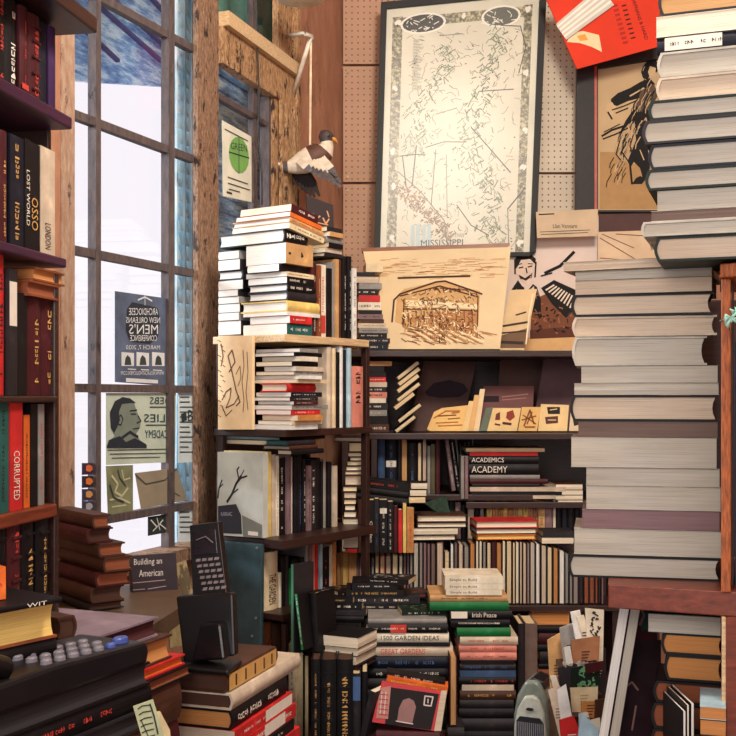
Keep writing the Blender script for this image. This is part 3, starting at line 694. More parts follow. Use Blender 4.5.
for t, a, b, c, d in (('DEBS', 150, 397, 171, 404), ('FLIES', 144, 414, 171, 422), ('ACADEMY', 145, 430, 172, 438)): WG.text(q, t, a, b, c, d, ink_mat((40, 66, 76)), .003, mirror=True)
WG.strokes(q, [(1, (150, 407), (172, 407)), (1, (146, 425), (170, 425)), (.9, (108, 450), (172, 449)), (.8, (110, 454), (168, 453)), (.8, (112, 458), (160, 457))], inkg, .003); q.build('drawing', o)
o = sheet(WG, 'photo_card', [(106, 466), (133, 465), (133, 513), (108, 516)], paper('olive', (128, 132, 100), .35), 'olive photo card of a twisted figure low in the window')
q = MB(); WG.strokes(q, [(2.5, (112, 476), (118, 484), (115, 492), (122, 496), (128, 488)), (2, (110, 500), (120, 498), (130, 503)), (1.6, (122, 470), (124, 480), (130, 478)), (1.5, (112, 507), (126, 505))], ink_mat((196, 196, 160)), .0025); WG.strokes(q, [(2, (110, 485), (114, 498), (124, 502)), (1.5, (118, 470), (120, 478), (126, 486))], inkg, .0028); q.build('picture', o)
o = sheet(WG, 'envelope', [(135, 473), (177, 468), (187, 500), (141, 509)], paper('kraft', (150, 138, 118), .15), 'grey-brown envelope leaning in the window beside the olive card', 'envelope', off=.006)
q = MB(); WG.strokes(q, [(1, (135, 474), (146, 484), (165, 480), (177, 469)), (.8, (168, 482), (173, 492), (180, 496))], inkg, .008); q.build('flap_crease', o)
o = sheet(WG, 'black_card', [(148, 517), (168, 514), (169, 532), (148, 536)], paper('blackcard', (40, 50, 46)), 'small black card with pale sketch low in the window', 'card')
q = MB(); WG.strokes(q, [(1.5, (151, 520), (157, 527), (163, 520)), (1.3, (153, 531), (160, 524), (166, 529)), (1.2, (157, 518), (160, 530))], inkw, .0026); q.build('drawing', o)
for i, (y, c, d) in enumerate(((463, (60, 40, 70), (214, 110, 60)), (476, (44, 34, 52), (224, 120, 50)), (489, (60, 50, 80), (200, 150, 90)), (501, (60, 60, 84), (170, 170, 180)))):
    o = sheet(WG, 'window_sticker', [(82, y), (96, y), (96, y + 11), (82, y + 12)], paper('st%d' % i, c), ('topmost', 'second from the top', 'third from the top', 'lowest')[i] + ' of four small dark square stickers in the narrow pane', 'sticker', group='square stickers on the narrow pane')
    q = MB(); WG.blob(q, [(86, y + 3), (89, y + 1.6), (92, y + 3), (93, y + 6), (90, y + 9), (86, y + 8)], ink_mat(d), .0026); q.build('emblem', o)
for i, (y0, y1) in enumerate(((393, 462), (508, 541))):
    o = sheet(WG, 'window_notice', [(178.5, y0), (195, y0 + .5), (195, y1), (178.5, y1 + 1)], paper('notice', (214, 226, 230)), ('tall white printed notice in the narrow right pane', 'short white printed notice at the foot of the narrow right pane')[i], 'notice')
    q = MB(); WG.strokes(q, [(1.1, (180, y0 + 4 + k * 5), (180 + R.uniform(8, 14), y0 + 4 + k * 5)) for k in range(int((y1 - y0) / 5) - 1)], inkg, .0025)
    if i == 0: WG.blob(q, [(181, 414), (186, 412), (187, 420), (182, 422)], inkg, .003); WG.text(q, 'B', 188, 410, 193, 421, inkg, .003)
    q.build('printing', o)
WG2 = Pl(0, 0, 1, yaw=math.degrees(math.atan2(1, .338)), p=W2.p + W2.n * -.017)
o = sheet(WG2, 'green_circle_notice', [(222, 120), (252, 137), (256, 203), (223, 196)], paper('ivory', (232, 232, 214)), 'white notice with a green divided circle inside the far window', 'notice')
q = MB(); gm = ink_mat((120, 176, 90)); cx_, cy_ = 239, 155
WG2.blob(q, [(cx_ + 10 * math.cos(t * .3927), cy_ + 18 * math.sin(t * .3927) + 3 * math.cos(t * .3927)) for t in range(16)], gm, .0025)
WG2.strokes(q, [(1.4, (229, 152), (249, 158)), (1.4, (239, 137), (239, 173)), (1, (225, 129), (248, 141)), (1, (228, 177), (248, 184)), (1, (228, 183), (250, 190)), (1, (229, 189), (240, 192)), (2, (227, 192), (232, 193.5))], inkg, .003)
WG2.text(q, 'GREEN', 231, 142, 247, 149, inkg, .0032, slope=3); q.build('printing', o)
# glove or paper lying on the sill behind the pile
# ================================================================= ITEMS OF THE WINDOW SHELVES
pile('white-edged end stack beside the window post', Ul(241), 250, '''258.4 205 239 lh p grey white
269.5 205 240 lh p charcoal white
279 205 243 lh h charcoal white
289 205 243 lh p black white
296 205 238 lh p charcoal white
303 205 239 lh p grey white
312 205 240 lh p black white
320 205 239 lh p grey white
327 205 241 lh p charcoal white
334 205 241 lh p grey white'''.replace(' 205 ', ' '), yaw=0) if False else None
def fpile(where, Y, ytop, rows, yaw, group=None, roll=0, Wd=.11):
    """like pile, but the photo shows left end (xl..xc) and maybe right face (xc..xr): 'ybottom xl xc xr orient ...'; xr '-' uses Wd"""
    out = []
    a = math.radians(yaw)
    for r in rows.strip().split('\n'):
        t = r.split(); X = (float(t[2]) - CX) / F * Y
        if t[3] == '-':
            p = Vector((X + Wd * math.cos(a), Y + Wd * math.sin(a))); t[3] = '%.2f' % (p.x / p.y * F + CX)
        out.append(' '.join([t[0], t[2], t[3]] + t[4:] + ['xf=' + t[1]]))
    return pile(where, Y, ytop, '\n'.join(out), yaw=yaw, group=group, roll=roll)
fpile('the white stack beside the window post', Ul(240), 250, '''258.4 218 239 - ls p grey white
269.5 218 240 - ls p charcoal white
279 218 243 - ls h charcoal white
289 218 243 - ls p black white
296 218 238 - ls p charcoal white
303 218 239 - ls p grey white
312 218 240 - ls p black white
320 218 239 - ls p grey white
334.5 218 241 - ls p charcoal white''', AU)
fpile('the big stack topping the window shelves', Ul(287), 228, '''242 219 285 308 ls h black white i=w
263 246 286 313 ls p tan white i=k
271 247 279 308 ls p black white
276 246 287 314 ls p cream white i=k
283 248 287 314 ls p black white i=w
291 248 288 316 ls h black white i=w
300 248 288 317 ls h charcoal white
311 241 288 320 ls h yellow white
315 243 287 320 ls p white white
323 250 290 312 ls p red white i=w
334.5 243 287 312 ls p teal white i=w''', AU)
fpile('tilted books crowning the big stack', Ul(288), 203, '''211 240 291 318 ls p maroon ivory i=w
216 236 290 322 ls p orange white
222 232 290 324 ls h tan white i=r
228 232 289 324 ls p cream white i=k''', AU, roll=9)
YR = CU.y + .12 * ru.y
row('the upright row by the big stack', YR + .005, 334, '''312.5 317.5 263 ss h maroon cream i=w
318 321.5 265 ss p rust cream i=w
322 328 264 ss p ivory cream i=r lb=.05|.3|r
328.5 332.5 268 ss p black cream
333 336 262 ss p grey cream
336.5 339.5 259 ss p tan cream
340 344 259 ss h brown cream
344.5 348.5 256 ss h black cream i=w
349 353 256 ss h black cream i=w
353.5 357 268 ss p white cream i=k''', yaw=AU, D=.17, zbase=1.677)
fpile('small pile lying over the upright row', 3.26, 226, '''231 310 327 342 ls p charcoal cream
236 309 330 343 ls p tan ivory
242 312 326 343 ls h grey ivory
247 308 329 343 ls p black cream
252 308 326 342 ls p bone ivory
256 304 325 345 ls h charcoal ivory''', AU)
# pocket books in front of the litho board
pile('pocket book pile left of the temple lithograph', 3.96, 263, '''272 366 383 ls p cream cream D=.11
276 356 375 ls p black cream D=.11
283 354 379 lf p brown bone D=.11
289 359 382 ls p grey cream D=.11
295 357 378 ls p black cream D=.11 i=w
302 359 380 ls p red cream D=.11
310 358 381 ls p ivory cream D=.11 i=k
314 359 382 ls p black cream D=.11
319 358 383 ls p mauve cream D=.11 i=k
323 360 384 ls p brown cream D=.11
328 358 386 ls p bone cream D=.11 i=k
333 359 388 ls p grey cream D=.11 i=k
338 358 387 ls p black cream D=.11 i=w
343 360 390 ls p charcoal cream D=.11 i=w
350.6 359 388 ls p navy cream D=.11 i=w''', yaw=6)
pile('narrow pile under the pocket books', 3.97, 361, '''366 367 392 lf p rust tan D=.11
372 368 384 ls p black cream D=.11
377 367 386 ls p black cream D=.11
382 367 386 ls p red cream D=.11 i=w
387 366 387 ls p bone cream D=.11
392 367 386 ls p charcoal cream D=.11 i=w
398 367 387 ls p pink cream D=.11 i=k
403 368 386 ls p ivory cream D=.11
410 367 388 ls p charcoal cream D=.11 i=w
416 368 387 ls p grey cream D=.11 i=w
424 367 388 ls p black cream D=.11
432.6 366 389 ls p brown cream D=.11 i=w''', yaw=6)
for i, (x, y, l, c) in enumerate(((399, 380, .095, 'brown'), (400, 386, .095, 'tan'), (399, 393, .095, 'tan'), (399, 402, .10, 'brown'), (396, 410, .088, 'tan'), (400, 423, .10, 'black'), (397, 433, .088, 'black'))):
    book(P(x, y, 4.0 - .002 * i), 0, l, .14, .014, 'lf', 'p', c, 'cream', ordn(i, 7, 'top', 'bottom') + ' of the slanting cream-edged booklets beside the narrow pile', 'slanting booklets beside the narrow pile', roll=-38)
# second shelf: cursive board, magazines, uprights
pc_ = Pl(234, 430, Ul(236) - .004, yaw=AU - 90 + 4)
pc_ = Pl(252, 430, Ul(252) - .035, yaw=AU - 90)
o = pc_.slab('cursive_board', [(218, 335.5), (252, 335.5), (252, 429.5), (218, 429.5)], .012, plain('cream_card', (236, 204, 160), .7, var=.08)); tag(o, 'cream board with brown cursive handwriting standing at the end of the middle shelf', 'board')
q = MB(); ck = ink_mat((104, 70, 52))
pc_.strokes(q, [(1.4, (229, 372), (235, 362), (232, 350), (228, 356), (232, 372), (236, 390), (240, 402), (236, 406)), (1.3, (222, 400), (226, 392), (231, 388), (230, 398), (226, 408), (234, 404), (239, 396)), (.9, (243, 350), (244, 366), (242, 382), (244, 400), (243, 412)), (.9, (247, 352), (248, 372), (246, 392), (248, 410)), (1.2, (221, 344), (223, 356), (221, 366)), (1.1, (222, 406), (226, 416), (232, 410)), (.9, (236, 374), (240, 366), (241, 378), (238, 386))] + [(.8, (218 + (k % 3) * 2.4, 340 + k * 5), (221 + (k % 3) * 2, 342 + k * 5)) for k in range(16)], ck)
q.build('handwriting', o)
fpile('the pile on the middle window shelf', Ul(293), 348, '''352 256 300 318 ls p grey white n=magazine
356 255 294 322 ls p black white n=magazine
361 262 301 318 ls p ivory ivory n=magazine
366 256 292 318 ls p black ivory n=magazine
371 264 296 324 ls p bone white n=magazine
375 256 294 324 ls p grey ivory n=magazine i=k
379 254 300 322 ls p white white n=magazine
383 254 296 328 ls p cream ivory n=magazine
392 260 288 316 ls h red ivory
397 256 291 322 ls p navy white n=magazine i=w
401 254 290 318 ls p charcoal white n=magazine i=w
405 258 294 318 ls p maroon white n=magazine i=w
410 254 292 328 ls p grey white n=magazine i=k
415 256 291 320 ls p red white n=magazine i=w
421 262 298 323 ls p amber ivory n=magazine
425 258 292 322 ls p cream white n=magazine
430 254 291 318 ls p white white n=magazine''', AU)
YR2 = (CU + ru * .19).y
row('the upright row on the middle window shelf', YR2, 430, '''329 334 347 ss h bone cream
334.5 338 348 ss h cream cream
338.5 341 352 ss h black cream
341.5 345 346 ss h white cream
345.5 348 350 ss h navy cream
348.5 352.5 348 ss h sky cream
353 366 366 ss h pink cream i=k''', yaw=AU, D=.2, zbase=1.407)
fpile('flat books under the middle window shelf', Ul(288) + .06, 433, '''437 222 282 322 ls h maroon white
441 220 280 325 ls h black sky
445.5 219 281 320 ls p tan ivory''', AU)
# third shelf: picture portfolio and uprights
pf = Pl(262, 540, Ul(262) - .05, yaw=AU - 90)
o = pf.slab('picture_book', [(217.5, 452), (263, 453), (263, 538), (217.5, 535)], .022, plain('silver_paper', (190, 194, 186), .35, var=.22, scale=7)); tag(o, 'tall picture book with bare branches on its silvery cover, facing the window', 'book')
q = MB(); bk = ink_mat((40, 34, 36))
pf.strokes(q, [(2.6, (227, 502), (232, 494), (236, 484), (241, 476)), (1.8, (236, 484), (241, 478), (247, 476)), (1.6, (239, 480), (237, 470), (239, 467)), (1.4, (232, 494), (238, 489)), (1.2, (241, 476), (244, 470)), (1.6, (218, 498), (219, 488), (222, 480)), (1.2, (219, 488), (223, 484))], bk)
pf.blob(q, [(218, 506), (236, 504), (241, 515), (242, 534), (218, 533)], ink_mat((44, 44, 54)), .0009); pf.blob(q, [(242, 515), (262, 525), (262, 538), (243, 537)], ink_mat((120, 124, 118)), .0007); pf.blob(q, [(248, 531), (258, 532), (258, 536), (248, 535)], ink_mat((232, 226, 214)), .0015)
pf.text(q, 'KARNAC', 221, 512, 232, 516, ink_mat((170, 170, 180)), .0016); q.build('cover_art', o)
YS3 = (CU + ru * .0).y
row('the upright row in the third window shelf', Ul(268), 537, '''264 269 452 ss p cream cream
269.3 273 452 ss p yellow cream
273.3 277 455 ss p bone cream
277.3 280 456 ss p ivory cream i=k
280.5 287 458 ss p black cream i=w
287.5 291.5 455 ss p mauve cream i=k
292 294.5 457 ss h white cream
295 299.5 457 ss h black cream
300 303.5 456 ss h navy cream i=b
304 307.5 459 ss h black cream i=w
308 312 466 ss p mauve cream i=k
312.5 317.5 460 ss p charcoal cream i=w
318 322 458 ss h black cream
322.5 325 462 ss h black cream
325.5 328.5 460 ss h grey cream
329 333 462 ss h black cream
333.5 337.5 466 ss p bone cream''', yaw=AU, D=.15, zbase=1.097)
fpile('flat books lying over the third shelf row', Ul(290) + .02, 440.5, '''446 264 288 316 ls h charcoal teal
450 262 290 318 ls h brown grey
455.3 276 292 324 ls h black bone''', AU)
YU2 = 3.50
pile('cream-ended pile right of the third shelf row', YU2 - .02, 437, '''442 334 366 lf h maroon ivory D=.1
452.5 349 365 lf h black cream D=.1
457 348 364 lf h maroon cream D=.1
461 350 366 lf h black ivory D=.1
466 347 363 lf h brown cream D=.1
471 346 364 lf h black ivory D=.1
475 345 363 lf h brown cream D=.1
486 345 361 lf h maroon bone D=.1
492 343 357 lf h black cream D=.1
499 344 356 lf h brown bone D=.1
505 344 356 lf h black cream D=.1
511 345 355 lf h maroon ivory D=.1
518 344 356 lf h black ivory D=.1
535 343 358 lf h brown ivory D=.1
549 343 358 lf h black ivory D=.1''', yaw=0)
# fourth shelf
row('fourth window shelf', Ul(268) + .01, 617, '''266 279.5 553 ss h cream cream t=THE_GARDEN|.1|.62|.5 i=k
280.5 283 573 ss h ivory cream
283.5 287.5 558 ss h black cream
288 291 556 ss h charcoal cream
291.5 294.5 569 ss h green cream
295 301 560 ss h black cream i=w
301.5 306 558 ss h black cream
306.5 309.5 546 ss h grey cream
310 312.5 545 ss p mauve cream
313 315.5 545 ss p pink cream
316 318.5 543 ss p red cream
321 323.5 545 ss p sky cream
324 330.5 548 ss p black cream i=r
331 333.5 545 ss p bone cream
334 337 542 ss p amber cream''', yaw=AU, D=.17, zbase=.886)
fpile('thin pair lying on the fourth window shelf', Ul(290) + .03, 541.4, '''544.6 279 291 314 ls h black ivory
549 276 290 316 ls h bone ivory''', AU)
row('lower shelf beside the cordless phone pile', Ul(268) + .04, 725, '''266 274 623 ss h rust cream bands
274.5 283.5 624 ss h brown cream i=k
284 290 626 ss h maroon cream i=k
290.5 297 643 ss p bone cream i=k
297.5 303 645 ss p cream cream
304 306.5 655 ss p black cream
307 309.5 657 ss p cream cream''', yaw=AU, D=.17, zbase=.44)
# teal metal case side at the lower left end
pt_ = Pl(262, 640, Ul(262) - .05, yaw=AU - 90)
q = pt_.slab('metal_case', [(217, 540), (262, 544), (260, 735), (216, 735)], .012, plain('teal_metal', (66, 92, 100), .35, .5, var=.35, scale=10), bevel=.004)
s = MB()
for x, y in ((257, 548), (222, 545), (256, 618), (252, 636)): c = pt_.at(x, y, 0); s.tube([c, c + pt_.n * .002], .004, plain('rivet', (190, 200, 196), .3, .9), 8)
s.build('rivets', q); tag(q, 'scratched blue-grey metal case standing behind the cordless phone', 'case')
# ================================================================= BACK SHELF UPRIGHTS
row('the back shelf upright row', 4.02, 476, '''378 385 427 ss h blue cream i=b
385.5 397 430 ss h navy cream i=b lb=.42|.52|w
397.5 401.5 430 ss h black cream
402 407 434 sf p tan tan
407.5 417.5 443 ss h black cream i=b
418 421.5 443 sf p black cream
422.5 427 438 sf h maroon bone
427.5 430.5 446 ss p grey cream
431 435 444 ss p olive cream
435.5 440 436 ss h maroon cream''', D=.14, zbase=1.145)
for x, yt, dx, c in ((452, 438, -8.5, 'mauve'), (457, 437, -8.5, 'black')):
    Hh = (492 - yt) / F * 4.04; book(P(x, 491, 4.04), 0, .014, .14, Hh, 'ss', 'h', c, 'cream', word(c) + ' thin hardback leaning left in the gap of the back shelf', 'leaning thin books on the back shelf', ink='w', roll=-8)
pfr = Pl(470, 490, 4.22, lean=8); o = pfr.slab('framed_sketch', [(455, 437), (473, 434), (474, 492), (461, 493)], .012, plain('steel_frame', (170, 164, 160), .3, .6)); q = MB(); pfr.blob(q, [(457, 440), (472, 437), (473, 490), (462, 491)], ink_mat((36, 32, 36)), .001); pfr.strokes(q, [(1.2, (460, 444), (461, 456)), (1.2, (465, 443), (465, 452)), (1, (469, 442), (468, 450))], ink_mat((170, 160, 150)), .002); q.build('picture', o); tag(o, 'small black picture in a steel frame at the back of the shelf', 'picture')
row('pair of mauve uprights beside the card stack', 3.97, 498, '461 464.5 456 ss h grey cream n=book\n465 468.5 456 ss h mauve cream', D=.12, zbase=Zof(499, 3.97))
# flat stack on the back shelf
YF = 4.0
pile('the flat back shelf stack', YF, 448, '''452 466 545 lf p tan cream D=.2
456 470 538 ls p red cream D=.19
464 469 539 ls h black cream D=.15 t=ACADEMICS|.04|.5|.6 i=w
475 469 539 ls h black cream D=.15 t=ACADEMY|.04|.55|.6 i=w
479 470 540 ls h grey cream D=.16
484 470 548 ls h maroon cream D=.2 i=k
487 472 540 ls h black cream D=.18
491.5 470 566 ls p bone cream D=.22 L=wide_pale_flat_book_low_in_the_stack_with_the_black_pair
495 472 562 ls p black cream D=.22
499 471 565 ls p bone cream D=.22 L=wide_flat_book_at_the_very_bottom_of_the_black_pair_stack''')
pile('small cream pile right of the wide flat books', YF, 484, '''490 556 583 lf p brown ivory D=.16
495 555 583 lf p brown ivory D=.16
500 556 583 lf p black ivory D=.16
504.5 558 583 lf p brown ivory D=.16''')
q = MB(); z0 = Zof(505, 4.0)
row('the tan-spined back row', 4.03, 546, '''487 492.5 497 ss p yellow cream i=r
493 498 497 ss p tan cream i=r
498.5 503 498 ss p amber cream i=k
503.5 508 497 ss p yellow cream i=r
508.5 513 497 ss p amber cream i=r
513.5 518 498 ss p tan cream i=k
518.5 523 499 ss p yellow cream i=r
523.5 528 499 ss p yellow cream i=k
528.5 533 500 ss p tan cream i=k
533.5 538 500 ss p sepia cream i=k
538.5 545 501 ss p tan cream i=k
545.5 553 501 ss h mauve cream
553.5 556 499 ss p ivory cream
557 562 506 ss h black cream
562.5 568 507 ss h navy cream
568.5 575 506 ss h black cream
575.5 581 506 ss h black cream''', D=.14, zbase=.93)
row('dark row behind the flat piles', 4.03, 546, '''440 446 500 ss h forest cream
446.5 455 500 ss h forest cream
455.5 461 502 ss h mauve cream
461.5 466 505 ss h black cream
468 474 498 ss p bone cream
475 480 506 ss h black cream
480.5 484 505 ss p grey cream''', D=.14, zbase=.93)
# long row of page edges
L = [(332, 336.5, 551, 'rust', 'tan'), (337, 342, 553, 'tan', 'tan'), (342.3, 348.5, 553, 'tan', 'yellow'), (348.8, 356.5, 553, 'tan', 'tan'), (357, 359, 555, 'maroon', 'mauve'), (359.3, 362.5, 556, 'charcoal', 'mauve'), (363, 371, 555, 'black', 'cream'), (371.5, 374.5, 557, 'black', 'grey'), (375, 379.5, 556, 'black', 'cream'), (380, 385, 556, 'red', 'cream'), (385.5, 391.5, 556, 'maroon', 'bone'), (392, 398.5, 554, 'black', 'cream'), (399, 403, 555, 'black', 'ivory'), (403.5, 406.5, 548, 'black', 'mauve'), (407, 409.5, 547, 'navy', 'mauve'), (410, 413, 545, 'charcoal', 'grey'), (413.5, 419, 543, 'black', 'stone'), (419.5, 423, 543, 'maroon', 'grey'), (423.5, 427, 543, 'black', 'mauve'), (427.5, 430.5, 544, 'maroon', 'mauve'), (431, 436, 544, 'black', 'taupe'), (436.5, 444, 543, 'maroon', 'bone'), (444.5, 450, 552, 'black', 'cream'), (450.5, 454, 544, 'black', 'white'), (454.5, 458, 543, 'charcoal', 'taupe'), (458.5, 463.5, 544, 'maroon', 'bone'), (464, 469.5, 546, 'black', 'grey'), (470, 475.5, 544, 'brown', 'amber'), (476, 479, 541, 'black', 'ivory'), (479.3, 482.5, 541, 'black', 'ivory'), (483, 486.5, 542, 'navy', 'grey'), (487, 491.5, 543, 'black', 'cream'), (492, 496, 542, 'maroon', 'maroon'), (496.5, 502, 543, 'brown', 'amber'), (502.5, 506, 541, 'black', 'ivory')]
x = 506.4
while x < 603:
    wdt = R.choice((2.6, 3.2, 3.8, 4.6, 5.4, 6)); c = R.choice(('ivory', 'cream', 'white', 'ivory', 'cream', 'stone', 'grey', 'bone', 'amber')) if x < 560 else R.choice(('bone', 'mauve', 'grey', 'rust', 'charcoal', 'cream', 'blue'))
    L.append((x, min(x + wdt, 604), 541 + max(0, (x - 535)) * .36 + R.uniform(0, 2.5), R.choice(('black', 'maroon', 'brown', 'black', 'charcoal')), c)); x += wdt + .4
row('the long page-edge row', 3.78, 603, '\n'.join('%.1f %.1f %.1f sf h %s %s' % (a, b, c, d, e) for a, b, c, d, e in L), D=.14, zbase=.785)
# piles on the long row
pile('the cream pile on the long row', 3.80, 515, '''522.5 417 467 lf h brown ivory
528 417 467 lf h black ivory
535 405 458 lf p brown ivory
541 404 456 lf h black ivory''', yaw=4, D=.135)
pile('the orange-topped pile', 3.80, 521, '''528.5 476 538 lf h red ivory
534.5 476 537 lf h black ivory
540 477 536 lf h orange yellow''', yaw=4, D=.135)
pile('short dark pile right of the orange-topped pile', 3.80, 532, '''537.5 543 575 ls p charcoal cream
544 542 574 lf p black ivory''', D=.13)
# green checked box between
pg_ = Pl(436, 512, 3.9, yaw=-20, lean=50); o = pg_.slab('patterned_cover', [(424, 503), (446, 495), (450, 513), (444, 517)], .012, plain('dotted_green', (40, 62, 52), .6, var=.6, scale=80)); tag(o, 'dark green dotted book lying tilted behind the cream pile', 'book')
# black paperbacks (centre left)
row('the black upright cluster', 3.72, 553, '''337 341 519 ss h black cream
341.5 346.5 516 sf h charcoal ivory
347 357 513 ss p red cream lb=.3|.62|k i=w
357.5 362 500 ss h brown cream
362.5 368 500 ss p black cream i=w
368.5 374 500 ss p black cream i=w t=Garden|.2|.6|.5
374.5 379 499 ss p charcoal cream i=b
379.5 387.5 500 ss p black cream i=w lb=.74|.84|w
388 393 502 ss p black cream i=w
393.5 398 506 ss h maroon cream
398.5 402.5 510 ss p red cream
403 406.5 504 ss p yellow cream
407 414 508 ss p amber cream i=r''', D=.055)
pile('dark pile lying over the black upright cluster', 3.82, 477, '''485 352 411 ls p black cream D=.11 r=6 i=r
492 350 410 ls h black cream D=.11 r=6
500 352 409 ls h black cream D=.11 r=6''', yaw=-10)
for i, (yt, c) in enumerate(((482, 'ivory'), (489, 'ivory'), (496, 'cream'))):
    book(P(411 - i, yt + 7, 3.74), 0, .056, .10, .021, 'lf', 'p', 'black', c, ordn(i, 3, 'top', 'bottom') + ' of three cream-edged paperbacks at the end of the dark pile', 'cream-edged ends beside the dark pile')

# ================================================================= FRONT CENTRE PILES
def fr(where, Y, ytop, rows, **k): return pile(where, Y, ytop, rows, **k)
fr('garden book pile in the middle', 3.10, 619, '''624 368 447 ls h grey cream
633.5 368 448 ls h black cream lb=.28|.48|r i=w
643 366 449 ls h ivory cream t=1500_GARDEN_IDEAS|.18|.88|.5 i=k
646.5 368 450 ls p black cream
656.5 367 453 ls h bone cream t=GREAT_GARDENS|.16|.68|.6 i=r
669 365 449 ls h navy cream i=b
679 366 450 ls h black cream i=w
690 367 446 ls h charcoal cream
702 366 447 ls h black cream
716 366 447 ls h brown cream
730 366 448 ls h black cream
748 366 448 ls h maroon cream
770 366 448 ls h black cream''', D=.19)
q = MB()
fr('green and pink pile in the middle', 3.12, 576.5, '''584 445 503 ls p ivory ivory t=Simple_to_Build|.08|.55|.5 i=k D=.15
590 445 503 ls p ivory ivory t=Simple_to_Build|.08|.55|.5 i=k D=.15
595.5 446 502 ls p ivory ivory t=Simple_to_Build|.08|.55|.5 i=k D=.15
602 430 508 ls h tan cream i=k
611 430 509 ls h green ivory
619 450 512 ls h black cream lb=.02|.28|w t=Irish_Peace|.36|.75|.6
628 451 510 ls h black cream i=w
637 457 511 ls h green green
645 460 518 ls h bone cream i=r
653 459 517 ls h pink cream i=r
661 460 517 ls h pink cream i=k
664.5 462 515 ls p black cream
671 460 516 ls h charcoal cream i=b
677.5 460 516 ls p blue cream
685 459 516 ls h black cream i=r
691 462 514 ls p bone black
700 460 516 ls h brown cream i=g
709 460 514 ls h charcoal cream
719 459 514 ls h black cream i=k
731 460 515 ls h charcoal cream
745 459 515 ls h black cream
764 459 515 ls h brown cream''', D=.17)
row('gap between the two middle piles', 3.02, 727, '450 457.5 657 sf h maroon tan L=tall_upright_book_with_tan_page_edge_between_the_two_middle_piles', D=.12, zbase=Zof(728, 3.02))
book(P(448, 742, 3.02), 0, .045, .14, .038, 'ls', 'h', 'charcoal', 'cream', 'charcoal book lying under the tall tan-edged upright between the piles', 'gap books'); book(P(447, 755, 3.02), 0, .045, .14, .034, 'ls', 'h', 'brown', 'cream', 'brown book lowest under the tall tan-edged upright', 'gap books')
# dark glossy paperbacks lying above the cream paged trio
fr('glossy black pile left of the garden books', 3.22, 597, '''603 322 353 ls p black cream i=g
609 319 362 ls p black cream i=w
615 322 366 ls p charcoal cream i=k
622 322 364 ls h black cream
629 324 360 ls p black cream''', yaw=-6, D=.17)
trio = '''645 318 358 lh p black ivory a=-24
653 322 358 lh p black ivory a=-24
662 323 356 lh p maroon ivory a=-24
668 322 358 lh h black brown a=-24'''
fr('the white-edged trio before the glossy pile', 3.02, 634, trio, D=.13)
fr('the glossy black group behind the garden books', 3.24, 583, '''590 352 398 ls p black cream i=w
597 346 404 ls p black cream i=g
604 350 420 ls p charcoal cream i=w
611 348 428 ls p black cream i=w
618 352 430 ls h black cream i=w
630 352 432 ls h black cream
643 350 432 ls h black cream
660 352 432 ls h black cream''', D=.13)
for i, (x, y, yw, c, ii) in enumerate(((338, 597, 28, 'black', 'g'), (366, 583, -16, 'black', 'w'), (393, 600, 20, 'charcoal', 'r'), (402, 616, 6, 'forest', 'w'))):
    Yb = (3.25, 3.26, 3.26, 3.15)[i]
    o = book(P(x, y, Yb), yw, .13, .10, .015, 'ls', 'p', c, 'cream', ('gold-lettered black paperback lying loose on the glossy black pile', 'white-lettered black paperback lying highest of the glossy black group', 'dark paperback with red flecks lying askew on the glossy black group', 'dark green book with a speckled cover topping the garden books')[i], 'loose paperbacks on the black piles', ink=ii)
    q = MB(); rr_ = random.Random(i)
    for k in range(26):
        u, v = rr_.uniform(.01, .11), rr_.uniform(.012, .085); w_ = rr_.uniform(.004, .013); h_ = rr_.uniform(.003, .006)
        q.poly([(u, v, .0153), (u + w_, v + .002, .0153), (u + w_ - .001, v + h_, .0153), (u, v + h_, .0153)], ink_mat(((206, 150, 90), (206, 200, 196), (170, 80, 50), (120, 150, 110))[i]))
    q.build('cover_print', o)
# big ornate dark volumes at the bottom
row('three large ornate dark volumes at the bottom', 2.9, 752, '''311 320.5 660 ss h black brown i=g bands
321 336.5 660 ss h black brown i=g bands
337 353 660 ss h black brown i=g bands''', D=.19)
for i, (x0, x1) in enumerate(((311, 353),)):
    book(P(310, 766, 2.9), 0, .112, .2, .036, 'ls', 'h', 'brown', 'brown', 'brown book lying under the ornate dark volumes', 'ornate volumes')
    book(P(310, 796, 2.9), 0, .112, .2, .078, 'ls', 'h', 'black', 'brown', 'thick black book lying lowest under the ornate dark volumes', 'ornate volumes')
row('grey pair leaning by the red box book', 2.93, 745, '352 361 674 ss h charcoal cream lb=.62|.96|b\n362 368 672 ss h black cream', D=.16)
# green leaning books
book(P(301, 650, 2.97), -38, .010, .10, .150, 'ss', 'h', 'black', 'cream', 'black book with a bright green spine leaning before the fourth window shelf', 'leaning green books', roll=-9, labelbox=(0, 1, (34, 120, 70)), ink='w')
book(P(311, 652, 3.0), -30, .024, .10, .160, 'ss', 'h', 'black', 'cream', 'black hardback standing between the green-spined book and the glossy pile', 'leaning green books', roll=-4)
book(P(291, 654, 3.0), -40, .010, .08, .245, 'ss', 'h', 'charcoal', 'cream', 'tall dark book with a dull green spine before the fourth window shelf', 'leaning green books', labelbox=(0, 1, (60, 110, 84)))
